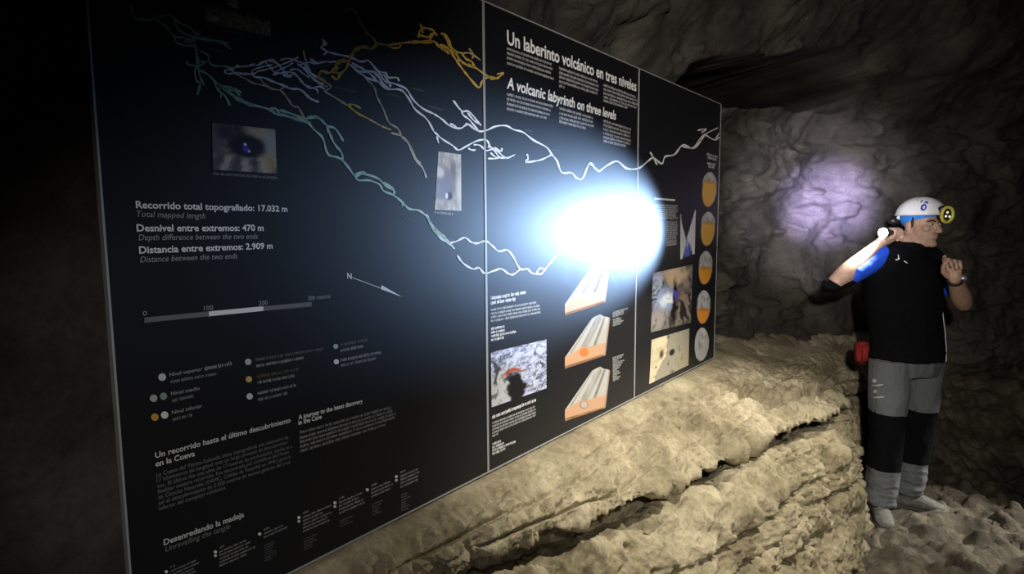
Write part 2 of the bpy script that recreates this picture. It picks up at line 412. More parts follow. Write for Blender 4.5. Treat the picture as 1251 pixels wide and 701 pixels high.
for a, b, c in (((312, 441), (396, 427), (.14, .14, .15)), ((313, 448.6), (375, 437.4), G2), ((314, 461.6), (365, 452.2), (.14, .115, .07)), ((314.5, 468.8), (363, 459.6), G2), ((314.5, 482), (362, 471.8), G2), ((315, 490), (352, 481.2), (.24, .24, .25)),
                ((416, 422.6), (453, 415.8), (.13, .15, .14)), ((416, 429.6), (444, 424.2), (.36, .36, .37)), ((416, 441.6), (466, 431.6), (.36, .36, .37)), ((416, 448), (459, 439), (.28, .28, .29))):
    greek(k, a, b, 3, c)
k.build('legend_text', 0)
k = Ink(); HW = (.62, .62, .63)
text(k, 'Un recorrido hasta el último descubrimiento', (189.5, 559.5), (355, 515.5), 7, HW, .022); text(k, 'en la Cueva', (190, 570), (238, 556.6), 7, HW, .022); k.build('heading_text', 0, label='bold white Spanish heading'); k = Ink()
text(k, 'A journey to the latest discovery', (364.5, 512.3), (443, 491.8), 5.6, WHITE, .022); text(k, 'in the Cave', (364.5, 519), (393, 511), 5.6, WHITE, .022); k.build('heading_text', 0, label='bold white English heading'); k = Ink()
text(k, 'Desenredando la madeja', (200, 666), (298, 631), 7.4, HW, .02)
k.build('heading_text', 0, label='bold white lower heading')
k = Ink(); text(k, 'Unravelling the tangle', (202, 674), (281, 645), 7, DIM, 0, .25); k.build('subheading_text', 0, label='grey italic subheading')
k = Ink(); PT = (.20, .20, .21)
for i, (ln, e) in enumerate((('La Cueva del Viento-Sobrado tiene topografiada una extensión de', (352, 535.5)), ('17 kilómetros de longitud, tras un largo proceso de descubrimien-', (352, 541.5)),
        ('tos. El último fue una sima de 17 metros de profundidad, donde va a', (357, 546.5)), ('finalizar nuestro recorrido. Fue encontrada por científicos del Museo', (353, 553.5)),
        ('de Ciencias Naturales (OAMC, Cabildo de Tenerife) en 1994 y generó', (354.5, 559.5)), ('así el descubrimiento de 2.500 metros de nuevas galerías del nivel', (354, 566)), ('inferior del complejo volcánico.', (276, 597)))):
    text(k, ln, (191+i*.55, 582.5+6.85*i), e, 5.2, PT)
para(k, [((366, 530), (480, 498)), ((366, 536.4), (480, 502.6)), ((366.3, 541.6), (484, 506)), ((366.6, 547), (482, 511)), ((366.8, 552.6), (471, 519.6))], 2.9, (.30, .30, .31))
k.build('paragraph_text', 0, label='grey paragraphs of small print')
k = Ink()
for x, y, wd, n, n2, c in ((203, 698, 40, 4, 4, (.26, .26, .27)), (263, 674, 46, 5, 0, (.28, .28, .29)), (317, 652, 32, 2, 7, (.28, .28, .29)), (365, 632, 36, 5, 5, (.32, .32, .33)), (409, 614, 33, 4, 3, (.36, .36, .37)), (448.5, 598, 27, 3, 5, (.4, .4, .41)), (484, 582, 24, 4, 7, (.44, .44, .45))):
    for j in range(n):
        x1 = x+5+wd*random.uniform(.72, 1); greek(k, (x+5, y+1+4.3*j), (x1, y+1+4.3*j-.44*(x1-x-5)), 2, c)
    greek(k, (x+5, y-4), (x+12, y-7), 2, c)
    for j in range(n2):
        x1 = x+6+wd*random.uniform(.28, .5); greek(k, (x+6, y+6+4.3*n+3.2*j), (x1, y+6+4.3*n+3.2*j-.42*(x1-x-6)), 1.5, tuple(q*.45 for q in c))
    dot(k, x, y, 2, (.8, .8, .78))
    if n > 3: dot(k, x, y+4.5, 1.8, (.7, .7, .6))
k.build('timeline_text', 0, label='row of tiny captions along the bottom edge')

# ---- panel two: words
k = Ink(); text(k, 'Un laberinto volcánico en tres niveles', (619.3, 53.5), (777.3, 111.5), 17, (.95, .95, .95), .024); k.build('title_text', 1, label='white Spanish title')
k = Ink(); text(k, 'A volcanic labyrinth on three levels', (619, 107.5), (752.5, 146.5), 14, (.95, .95, .95), .024, .16); k.build('title_text', 1, label='white italic English title')
k = Ink(); W2 = (.5, .5, .5)
def block(x0, x1, ys, ye, last):
    for i, (a, b) in enumerate(zip(ys, ye)):
        xe = x1-random.uniform(0, .06)*(x1-x0) if i < len(ys)-1 else x0+(x1-x0)*last
        greek(k, (x0, a), (xe, a+(b-a)*(xe-x0)/(x1-x0)), 2.7, W2)
block(619, 677, (60.5, 66, 71.8, 78), (81, 86.5, 92, 98), 1); block(683, 732, (84.5, 90, 95, 100.6, 106), (102, 107, 112, 116.5, 124), .14); block(737, 779.5, (105, 110, 115, 119.6, 124), (121, 125, 129.3, 133.5, 137), .7)
block(619, 676, (116.3, 122, 128, 134), (131.5, 137, 142.5, 147.5), .85); block(683, 727, (133.5, 139.5, 145, 149.6), (146.5, 151, 156, 161), .74); block(737, 772, (149, 154, 159, 164, 168.8, 173.4), (160, 164.6, 169, 173.6, 177.6, 181.4), .8)
para(k, [((599.5, 379.8), (656, 370.2)), ((599.5, 384.4), (659, 374.3)), ((599.5, 388.8), (660, 378.2)), ((599.5, 393.4), (660, 382.4))], 2.4, W2)
para(k, [((601.3, 518), (655, 497)), ((601.3, 522), (655, 500.6)), ((601.3, 526), (655, 504.2)), ((601.3, 530), (655, 507.6)), ((601.3, 533.6), (609, 530.5))], 2.2, W2)
for y0, n, x1 in ((383, 3, 768), (391.6, 4, 762), (438, 7, 763), (454, 6, 761)):
    for j in range(n):
        xe = x1-random.uniform(0, 8); greek(k, (748.5, y0+2.3*j), (xe, y0+2.3*j-.32*(xe-748.5)), 1.5, W2)
k.build('paragraph_text', 1, label='white paragraphs of small print')
k = Ink()
para(k, [((599.5, 366), (642, 358.6)), ((599.5, 372), (630, 366.6)), ((601.3, 511.5), (655.5, 489.5))], 3.3, (.88, .88, .88))
para(k, [((599.8, 403), (617, 399.6)), ((599.8, 407.6), (617, 404.2)), ((599.8, 412), (631, 406)), ((599.8, 416.6), (616, 413.2)), ((601.5, 544), (614, 538.6)), ((601.5, 548), (616, 542)), ((601.5, 551.8), (630, 540)), ((601.5, 555.8), (617, 549))], 2.6, (.8, .8, .8))
k.build('heading_text', 1, label='bold white small headings and lists')
# ---- panel three: words
k = Ink()
k.px([(799, 243.4), (824.5, 245.6), (824.5, 243.4), (799, 241.4)], WHITE)
for j in range(7): greek(k, (798, 251+2.7*j), (829-random.uniform(0, 3), 252.6+2.4*j), 1.7, (.6, .6, .6))
for j in range(12): greek(k, (814, 272+2.6*j), (829-random.uniform(0, 3), 272.4+2.4*j), 1.6, (.5, .5, .5))
for a, b in (((863.4, 189.6), (876.5, 193.2)), ((864.4, 193.6), (875, 196.6)), ((864, 200.6), (875, 203)), ((865, 204.4), (873, 206))): greek(k, a, b, 2.6, (.8, .8, .8))
k.build('paragraph_text', 2, label='white lines of small print')

# ---- the cave map: traced passages, cut where the panels meet
Hc = lambda x, y: (150+x/4.675, y/4.675); Gc = lambda x, y: (270+x/6.375, 40+y/6.375); Kc = lambda x, y: (370+x/4.38, 40+y/4.38)
Ic = lambda x, y: (420+x/5.84, y/5.84); Lc = lambda x, y: (530+x/6.255, 120+y/6.255); Mc = lambda x, y: (340+x/3.895, 120+y/3.895)
Nc = lambda x, y: (520+x/6.95, 260+y/6.95); Oc = lambda x, y: (580+x/3.506, 160+y/3.506); Cc = lambda x, y: (590+x/3.047, y/3.047)
GREEN = (.22, .38, .31); GREEN2 = (.42, .60, .52); WH = (.66, .66, .72); LT = (.85, .86, .88); ORG = (.55, .33, .07); TAN = (.46, .39, .30)
roads = [
 ('green', GREEN, 2.6, Hc, [[(45,25),(60,90),(95,115),(160,112),(200,95),(275,92),(320,130),(370,150),(410,185),(445,205)], [(180,110),(240,145),(290,205),(345,215),(400,235)], [(290,110),(310,160),(345,190),(400,210)], [(290,205),(310,245),(370,262),(410,260)],
   [(400,210),(410,260),(420,300),(435,345),(480,350),(485,315),(430,285)], [(420,300),(420,350),(440,375),(480,350),(520,375),(590,380),(640,400)], [(362,348),(375,370),(430,380),(410,400),(420,460),(440,480),(425,545)], [(430,380),(440,440),(465,490)],
   [(440,400),(490,430),(520,460),(560,490),(620,500),(680,530)], [(520,460),(540,510),(580,545),(612,605)], [(575,250),(615,280)], [(580,510),(640,520),(670,550)], [(345,235),(385,240),(400,225)], [(435,345),(430,380)], [(540,500),(560,530),(558,560)]]),
 ('green', GREEN, 4.2, Hc, [[(90,113),(160,112)], [(400,212),(450,222),(520,232),(575,245),(600,246)], [(438,490),(425,540)], [(560,490),(620,540),(670,575),(748,605)]]),
 ('green', (.30, .42, .37), 3.2, Gc, [[(0,420),(110,495),(170,530),(240,560),(370,595),(430,635),(480,640),(560,665),(640,690),(700,702)], [(380,595),(420,590),(455,625)], [(455,600),(560,635),(650,670),(700,650),(750,660),(800,695)]]),
 ('green', GREEN2, 2.6, Mc, [[(60,90),(130,110),(170,150),(210,190),(235,265),(290,285),(330,325),(365,370),(400,360),(470,380),(515,420),(550,440),(545,462)], [(365,370),(380,390),(430,390),(480,410),(500,440),(545,460),(590,495),(620,525),(670,535),(710,570),(740,630),(790,665),(825,695)],
   [(130,95),(190,95),(230,130),(270,145),(310,205)], [(230,130),(245,170),(265,215),(300,260),(305,295)], [(500,400),(550,430)], [(740,615),(775,650),(800,670)], [(365,362),(400,350),(415,362)], [(230,130),(235,165)], [(590,495),(590,515)]]),
 ('green', (.55, .72, .66), 3.0, Nc, [[(0,10),(50,100),(80,160),(140,225),(200,260),(245,305)], [(60,120),(130,180),(170,215)]]),
 ('white', LT, 2.2, Nc, [[(205,255),(260,240),(330,210),(380,245),(430,258),(510,240),(570,285),(620,325),(690,315),(740,370),(800,475),(860,475),(900,510),(975,518),(1010,480),(1060,420),(1120,350),(1160,320)], [(265,360),(320,430),(400,475),(450,465),(500,512),(580,490),(640,475),(700,515),(740,522),(800,480)], [(940,510),(960,475),(1000,470)]]),
 ('white', WH, 2.0, Gc, [[(60,280),(110,270),(200,260),(290,250),(340,230),(380,270),(420,310),(490,320),(540,340)], [(100,310),(240,320),(290,300),(380,280),(440,260),(540,220),(600,190)], [(360,215),(430,240),(480,290),(520,330)], [(455,215),(520,200),(570,215)],
   [(410,330),(470,310),(560,310),(600,350),(640,400),(690,430),(760,420),(810,440)], [(240,320),(250,290),(340,260),(400,250)], [(530,290),(590,285),(640,320),(690,350)], [(690,430),(740,440),(755,475)], [(590,240),(640,280),(690,330),(740,380),(800,400)], [(690,200),(740,240),(800,225),(870,230)], [(620,450),(660,480),(700,520)],
   [(290,240),(360,215),(400,210),(440,240),(470,270)], [(110,255),(180,265),(260,240)], [(400,330),(450,290),(520,260),(560,230)], [(480,330),(530,345),(560,310)], [(570,215),(640,240),(700,300)], [(20,300),(50,320),(100,310),(60,285),(20,300)], [(610,250),(680,230),(740,245)]]),
 ('white', WH, 2.8, Gc, [[(240,320),(265,345),(330,350),(400,380),(470,405),(540,435),(620,445),(690,510),(760,540)], [(560,310),(600,350),(650,405),(700,430)], [(100,315),(170,320),(240,322)]]),
 ('tan', TAN, 2.0, Gc, [[(100,310),(190,360),(260,395),(330,410),(390,435),(460,450),(500,490),(560,570),(600,580),(640,650),(670,680)], [(300,355),(340,400),(390,430)], [(460,440),(520,410)], [(640,135),(660,210),(690,300),(740,360),(790,410),(830,420)], [(700,320),(750,380),(800,440)]]),
 ('white', (.72, .72, .76), 2.4, Kc, [[(100,35),(125,60),(95,75),(130,100),(180,115),(250,130),(310,155),(350,150),(400,205),(440,215),(460,240),(500,240),(515,260)], [(130,100),(108,120)], [(250,170),(300,205),(350,215),(400,260),(450,300),(520,305),(560,345),(600,410),(660,460),(701,530)],
   [(260,160),(330,200),(390,215),(420,260),(460,300)], [(400,205),(440,260),(480,270),(550,300),(590,360),(640,405),(701,435)], [(270,190),(340,240),(420,270),(465,305)], [(40,140),(75,160),(120,155),(180,155)], [(0,180),(40,215),(80,240)], [(380,215),(410,240),(430,225),(455,260),(470,290)], [(280,180),(310,185),(340,215)]]),
 ('white', (.72, .72, .76), 5.5, Kc, [[(108,48),(122,62)]]),
 ('tan', TAN, 2.0, Kc, [[(330,240),(380,290),(395,340),(430,410),(460,480),(505,510),(525,548)], [(80,240),(130,270),(150,290),(120,310)]]),
 ('tan', (.52, .42, .30), 2.2, Kc, [[(110,310),(160,340),(240,390)], [(350,460),(420,500)], [(470,535),(530,555),(570,600),(600,665),(630,700)]]),
 ('orange', (.58, .42, .10), 2.6, Kc, [[(240,390),(290,430),(350,460)], [(240,385),(270,385),(310,405)], [(420,500),(470,520)], [(0,95),(12,150)]]),
 ('tan', (.55, .50, .46), 2.0, Mc, [[(585,180),(620,220),(650,290),(685,330),(705,380)]]),
 ('orange', ORG, 3.2, Kc, [[(80,240),(95,205),(140,215),(165,190),(190,150),(240,155),(255,130)], [(310,75),(370,85),(395,60)], [(165,190),(190,220),(230,190),(245,150)], [(150,230),(180,250),(200,215)], [(90,210),(85,240),(120,260)]]),
 ('orange', ORG, 5.0, Kc, [[(255,130),(275,95),(310,76)], [(180,165),(210,150),(240,155)], [(160,215),(185,180)]]),
 ('orange', (.50, .38, .18), 2.0, Ic, [[(10,85),(30,65),(60,68),(95,105),(120,170),(170,240),(205,270),(230,310)], [(150,235),(185,250)], [(850,380),(900,380),(975,430)], [(890,345),(920,385),(915,420)]]),
 ('orange', (.60, .38, .08), 2.6, Ic, [[(230,310),(190,345),(130,330),(70,365),(40,410)], [(230,310),(300,320),(400,310),(480,300),(560,300),(640,295),(680,335),(760,365),(800,360)], [(310,315),(340,340),(390,340),(405,320)], [(530,270),(540,220),(570,200),(620,210),(640,230),(600,300)], [(540,250),(600,265),(630,235)], [(560,235),(555,200),(540,170)], [(640,230),(665,255)],
   [(690,240),(715,245),(745,280),(765,335),(800,370),(850,380)], [(705,235),(735,290),(760,345)], [(760,365),(800,430),(850,500),(890,550),(960,625),(985,580),(1030,550),(1085,560),(1110,545),(1135,520),(1090,530)], [(790,370),(830,430),(870,460),(930,480),(990,520),(1040,555)], [(680,320),(720,330),(760,370)], [(840,380),(870,420),(910,440),(930,480)], [(700,345),(750,385)], [(775,350),(810,400),(820,440)]]),
 ('orange', (.60, .40, .09), 4.2, Ic, [[(480,300),(560,300),(640,295)], [(1040,555),(1090,560)], [(690,340),(760,362),(795,365)], [(880,462),(930,482)]]),
 ('white', LT, 2.2, Lc, [[(0,120),(60,160),(120,210),(200,230),(260,200),(340,250),(400,245),(470,215),(550,210),(610,240),(680,260),(760,320),(860,375),(900,430),(940,480),(975,565),(1050,570),(1090,610),(1135,610),(1190,495),(1235,545)], [(240,190),(280,215),(340,255)], [(145,15),(210,95),(270,105),(360,210)], [(210,95),(225,130),(270,165),(340,250)], [(255,110),(300,165),(350,200)],
   [(0,255),(60,310),(140,360),(185,395),(240,370),(330,325),(400,320),(430,370),(480,400),(550,455),(620,430)], [(300,355),(350,360),(400,400),(450,390),(500,450),(560,455)], [(410,460),(480,462)], [(20,290),(35,345)], [(460,375),(510,405),(518,380)], [(260,380),(285,395),(320,395)], [(410,370),(430,375)], [(430,415),(470,450),(500,455)], [(120,195),(150,205),(170,225)],
   [(710,425),(718,460),(700,488),(770,480),(830,465),(900,430)]]),
 ('white', LT, 4.5, Lc, [[(695,480),(720,482)]]),
 ('white', LT, 2.2, Oc, [[(530,175),(570,145),(610,130),(650,160),(700,160),(740,130),(765,115),(800,140),(815,110),(855,100),(890,60),(935,75),(965,45),(985,15)], [(750,90),(765,115),(780,145)], [(491,137),(515,158),(530,175)]]),
 ('white', LT, 1.8, Cc, [[(740,545),(780,550),(805,520),(825,500),(875,475)], [(825,500),(860,520),(882,510)], [(798,485),(830,480),(812,495)], [(865,520),(878,495)]]),
]
def spline(pts, n=7):
    P = [np.array(p, float) for p in pts]; P = [2*P[0]-P[1]]+P+[2*P[-1]-P[-2]]; out = []
    for i in range(1, len(P)-2):
        for j in range(n):
            t = j/n; a, b, c, d = P[i-1:i+3]
            out.append(.5*((2*b)+(c-a)*t+(2*a-5*b+4*c-d)*t*t+(3*b-a-3*c+d)*t**3))
    out.append(P[-2]); return np.array(out)
inks = {}
rr = np.random.RandomState(11)
for nm, colr, wd, fc, lines in roads:
    for ln in lines:
        p = spline([fc(*q) for q in ln])
        g = np.gradient(p, axis=0); g /= np.linalg.norm(g, axis=1)[:, None]+1e-9
        q = np.stack((g[:, 1], -g[:, 0]), 1)
        wob = wd*.43*(1+.28*np.sin(np.cumsum(rr.uniform(.2, 1.2, len(p)))))
        wob[0] *= .5; wob[-1] *= .5
        a = p+q*wob[:, None]; b = p-q*wob[:, None]
        sa = [pan(*x) for x in a]; sb = [pan(*x) for x in b]
        for i in range(len(p)-1):
            quad = [sa[i], sa[i+1], sb[i+1], sb[i]]
            pi = panel_of(np.mean([x[0] for x in quad]))
            quad = [(min(max(x[0], SE[pi]+.0045), SE[pi+1]-.0045), x[1]) for x in quad]
            inks.setdefault((pi, nm), Ink()).poly(quad, colr)
lift = {'tan': .0007, 'green': .0009, 'white': .0011, 'orange': .0013}
for (pi, nm), ik in sorted(inks.items()):
    ik.build('map_passages', pi, lift[nm], {'tan': 'thin tan cave passages', 'green': 'green cave passages', 'white': 'white cave passages', 'orange': 'orange cave passages'}[nm])
k = Ink()
for a, b in (((408, 106), (435, 112)), ((472, 114), (490, 118)), ((502, 107), (517, 111)), ((522, 129), (541, 134)), ((640, 158), (651, 161)), ((673, 182), (684, 184)), ((254, 58), (281, 66)), ((492, 267), (510, 270))):
    k0 = Ink(); k.px([(a[0], a[1]+1), (b[0], b[1]+1), (b[0], b[1]-.6), (a[0], a[1]-.6)], (.07, .075, .08))
for f in list(range(len(k.f)))[:]: pass
kk = {0: Ink(), 1: Ink()}
for f, c in zip(k.f, k.c):
    pts = [k.v[i] for i in f]; kk[panel_of(pts[0][0])].poly(pts, c)
kk[0].build('map_label', 0, .0006, 'faint passage name strips'); kk[1].build('map_label', 1, .0006, 'faint passage name strips')

# ---- printed photographs and diagrams: fine grids, coloured per vertex
def picture(name, pi, quad, fn, n=110, lift=.0006, label=None, mask=None):
    q = [pan(*p) for p in quad]                              # TL TR BR BL
    uu, vv = np.meshgrid(np.linspace(0, 1, n), np.linspace(0, 1, n), indexing='ij')
    P = (1-uu[..., None])*((1-vv[..., None])*q[0]+vv[..., None]*q[3])+uu[..., None]*((1-vv[..., None])*q[1]+vv[..., None]*q[2])
    colr = np.clip(fn(uu, vv), 0, 1).reshape(-1, 3)
    V = np.stack((P[..., 0]-SE[pi], np.full(uu.shape, -lift), P[..., 1]-ZB), -1)
    idx = np.arange(n*n).reshape(n, n)
    fs = np.stack((idx[:-1, :-1], idx[:-1, 1:], idx[1:, 1:], idx[1:, :-1]), -1).reshape(-1, 4)
    if mask is not None:
        mk = mask(uu, vv).reshape(-1); fs = fs[mk[fs].all(1)]
    me = bpy.data.meshes.new(name); me.from_pydata(V.reshape(-1, 3).tolist(), [], fs.tolist())
    ca = me.color_attributes.new('Col', 'FLOAT_COLOR', 'POINT')
    ca.data.foreach_set('color', np.c_[colr, np.ones(len(colr))].astype(np.float32).reshape(-1))
    o = link(name, me, PRINT, panels[pi], False)
    if label: o['label'] = label
    return o
def nz(u, v, sc, seed, oct=4, ax=(1, 1), ridge=False):
    P = np.stack((u*ax[0], v*ax[1], u*0+seed), -1).reshape(-1, 3)+seed*3.1
    return fbm(P, sc, oct, .55, ridge).reshape(u.shape)
def mixc(a, b, f): return np.array(a)*(1-f[..., None])+np.array(b)*f[..., None]
def ell(u, v, cx, cy, rx, ry, soft=.2): return 1-sstep(1-soft, 1+soft, np.sqrt(((u-cx)/rx)**2+((v-cy)/ry)**2))
def over_(c, col, f): return c*(1-f[..., None])+np.array(col)*f[..., None]
def ph_top(u, v):
    g = nz(u, v, .12, 5); c = mixc((.012, .012, .014), (.02, .02, .024), sstep(-.3, .4, g))
    fl = sstep(.60, .72, v-.05*u+.05*g)*(1-sstep(.93, 1.0, v))
    c = over_(c, (.30, .27, .20), fl*np.clip(.75+.9*nz(u, v, .05, 6), 0, 1)*(.55+.45*sstep(0, .4, u)))
    c = over_(c, (.42, .42, .42), ell(u, v, .12, .86, .10, .05))
    c = over_(c, (.10, .08, .06), sstep(.3, .5, nz(u, v, .06, 8))*fl*.8)
    for x, y, rx, ry in ((.42, .42, .05, .1), (.46, .5, .035, .09), (.38, .55, .05, .03), (.45, .57, .06, .03)): c = over_(c, (.42, .45, .50), ell(u, v, x, y, rx, ry))
    c = over_(c, (.16, .18, .22), ell(u, v, .4, .25, .12, .2)*.7)
    return c
picture('photo_print', 0, [(247, -40), (329, -22), (331, 47), (250, 29)], ph_top, label='dark photo of white shape above sandy floor')
def ph_tube(u, v):
    g = nz(u, v, .12, 12)
    c = mixc((.10, .095, .10), (.26, .24, .19), sstep(-.2, .6, g+u*.8-.25))
    c = over_(c, (.40, .34, .22), ell(u, v, .72, .12, .28, .14, .6)*.8); c = over_(c, (.32, .32, .32), ell(u, v, .92, .3, .16, .25, .6)*.7)
    rib = np.sin(28*(u-.5)/(.45+v)+2*v); low = sstep(.60, .72, v)
    c = over_(c, (.36, .33, .29), low*sstep(.1, .9, rib)*.8); c = over_(c, (.06, .055, .05), low*sstep(.2, .9, -rib)*.8)
    c = over_(c, (.45, .34, .14), ell(u, v, .88, .78, .12, .22, .6)*.55)
    c = over_(c, (.10, .10, .11), (1-sstep(.1, .35, u+.2*v))*.8)
    c = over_(c, (.018, .018, .026), ell(u, v, .52, .44, .30, .26, .25)); c = over_(c, (.02, .02, .03), ell(u, v, .30, .16, .24, .2, .5)*.85)
    c = over_(c, (.04, .05, .42), ell(u, v, .505, .50, .045, .075, .4)); c = over_(c, (.7, .75, .8), ell(u, v, .495, .40, .022, .028, .4)); c = over_(c, (.5, .5, .5), ell(u, v, .555, .545, .018, .03, .4))
    return c*np.array((1, 1, 1.08))
picture('photo_print', 0, [(259, 150), (336, 158), (338, 212), (260, 207)], ph_tube, label='photo of a lava tube with a small blue figure')
def ph_shaft(u, v):
    g = nz(u, v, .16, 22)
    c = mixc((.40, .36, .33), (.62, .57, .5), sstep(-.4, .5, g))
    c = over_(c, (.20, .19, .21), ell(u, v, .5, .55, .34, .3, .5)*.85); c = over_(c, (.18, .16, .15), ell(u, v, .66, .26, .12, .16, .4)*.8)
    c = over_(c, (.26, .28, .36), ell(u, v, .2, .6, .28, .22, .6)*.8); c = over_(c, (.7, .66, .6), ell(u, v, .12, .36, .15, .08, .5)); c = over_(c, (.72, .66, .56), ell(u, v, .93, .6, .14, .24, .5)*.8)
    c = over_(c, (.06, .06, .09), ell(u, v, .52, .75, .12, .07, .4)); c = over_(c, (.85, .85, .85), ell(u, v, .42, .75, .05, .05, .4))
    return c
picture('photo_print', 0, [(535.5, 185), (563, 188.5), (563.5, 257.5), (531, 256)], ph_shaft, label='upright photo of a pale cave shaft')
k = Ink(); greek(k, (260, 213.3), (340, 218.6), 2.6, DIM); greek(k, (251, 33), (298, 44), 2.4, (.10, .10, .10)); greek(k, (530.5, 260.5), (554, 262.5), 2.2, (.5, .5, .5)); k.build('photo_caption', 0)
def ph_lava(u, v):
    wx = nz(u, v, .25, 41, 3)*.12; wy = nz(u, v, .25, 43, 3)*.12
    g = nz(u+wx, v+wy, .22, 32, 5, (1, 1.9)); h = nz(u+wx, v+.5*u+wy, .14, 35, 5, (1, 2.2), True)
    c = mixc((.07, .08, .13), (.34, .38, .56), sstep(-.5, .5, g+.5*h-.1)); c = over_(c, (.62, .67, .84), sstep(.45, .85, h+.3*g)*.9)
    c = over_(c, (.10, .13, .26), sstep(.1, .5, nz(u+wy, v, .12, 36, 4, (1, 1.5)))*.7)
    lf = (1-sstep(.26, .36, u+.25*g*.5))*sstep(.25, .5, v); c = over_(c, (.52, .54, .54), lf*.85); c = over_(c, (.06, .06, .06), lf*sstep(.25, .5, nz(u, v, .12, 37, 4, (1.6, .7)))*.8)
    c = over_(c, (.012, .012, .015), ell(u+wx, v+wy, .44, .80, .16, .28, .25)); c = over_(c, (.02, .02, .02), ell(u+wx, v, .06, .36, .045, .25, .5)*.9); c = over_(c, (.012, .012, .015), ell(u+wx, v+wy, .33, .62, .05, .3, .4)*.8)
    c = over_(c, (.40, .09, .05), ell(u+wx, v+wy, .40, .47, .2, .05, .4)); c = over_(c, (.32, .07, .04), ell(u+wx, v+wy, .30, .52, .1, .06, .5))
    return c
picture('photo_print', 1, [(599.5, 430.5), (667.5, 414.5), (667.5, 474), (600.5, 497.5)], ph_lava, label='photo of blue grey lava with a red streak')
def ph_spire(u, v):
    c = np.zeros(u.shape+(3,))+np.array((.010, .010, .016))
    wl_w = .06+.34*sstep(.05, .75, v)-.25*sstep(.72, 1, v); wr_w = .04+.50*np.clip(v, 0, .55)/.55-.36*sstep(.55, 1, v)
    wob_ = .03*nz(u*0, v, .1, 49, 3)
    c = over_(c, (.58, .58, .60), 1-sstep(-.02, .02, u-wl_w+wob_)); c = over_(c, (.70, .69, .70), sstep(-.02, .02, u-(1-wr_w)+wob_))
    c = over_(c, (.10, .13, .50), ell(u, v, .5, .86, .24, .16, .4)); c = over_(c, (.34, .46, .8), ell(u, v, .47, .66, .07, .14, .5)*.9); c = over_(c, (.7, .75, .85), ell(u, v, .52, .56, .04, .04, .4))
    return c
picture('photo_print', 2, [(831, 262), (850, 256), (848.5, 310), (831, 317)], ph_spire, label='photo of a gap between two white rock faces')
def ph_skylight(u, v):
    wx = nz(u, v, .25, 51, 3)*.14; wy = nz(u, v, .25, 53, 3)*.14
    g = nz(u+wx, v+wy, .2, 52, 5); h = nz(u+wx, v+wy, .13, 57, 5, (1, 1), True)
    c = mixc((.03, .03, .035), (.22, .19, .17), sstep(-.3, .7, g+.5*h)); c = over_(c, (.55, .40, .28), ell(u+wx, v+wy, .62, .13, .3, .16, .6)*sstep(-.1, .5, h+.3))
    c = over_(c, (.35, .46, .72), ell(u, v, .30, .5, .26, .2, .5)*sstep(.05, .5, h+g*.4)); c = over_(c, (.88, .93, 1), ell(u+wx, v+wy, .34, .52, .13, .09, .6)*sstep(.15, .45, h)); c = over_(c, (.35, .42, .6), ell(u, v, .12, .25, .14, .22, .6)*sstep(.3, .6, h))
    c = over_(c, (.010, .010, .013), ell(u+.5*wx, v, .55, .6, .085, .4, .35)); c = over_(c, (.10, .07, .42), ell(u, v, .58, .47, .045, .09, .4)); c = over_(c, (.10, .07, .42), ell(u, v, .53, .42, .03, .05, .4))
    c = over_(c, (.30, .23, .17), ell(u, v, .82, .72, .22, .3, .5)*.8*sstep(-.1, .3, np.sin(26*(u-v*.45+wx)))); c = over_(c, (.36, .33, .31), ell(u, v, .16, .8, .2, .18, .6)*sstep(.2, .5, h))
    c = over_(c, (.012, .012, .014), ell(u, v, .82, .72, .22, .3, .5)*.85*sstep(-.1, .3, -np.sin(26*(u-v*.45+wx))))
    return c
picture('photo_print', 2, [(797.5, 333.5), (846, 323), (844, 394), (795, 406)], ph_skylight, label='photo of cavers under a daylit cave opening')
def ph_sand(u, v):
    g = nz(u, v, .2, 62, 4); h = nz(u, v, .14, 66, 5, (1.4, .6), True)
    c = mixc((.62, .52, .34), (.76, .66, .46), sstep(-.4, .4, g)); edge = .36-.14*v+.10*np.sin(5*v)+.05*g
    rock = sstep(-.03, .03, u-edge)
    c = over_(c, (.15, .13, .10), rock); c = over_(c, (.36, .33, .26), rock*sstep(.0, .6, h)); c = over_(c, (.06, .05, .04), rock*(1-sstep(-.1, .2, h))*.8)
    c = over_(c, (.42, .35, .22), sstep(.6, .8, u)*sstep(.3, .7, v)*.5); c = over_(c, (.02, .018, .015), ell(u, v, .53, .47, .07, .08, .3)); c = over_(c, (.08, .06, .04), ell(u, v, .26, .42, .05, .10, .6)); c = over_(c, (.12, .09, .06), ell(u, v, .14, .68, .02, .03, .5))
    return c
picture('photo_print', 2, [(796, 415), (842, 401), (841, 446), (793, 469)], ph_sand, label='photo of sandy slope meeting brown rock')
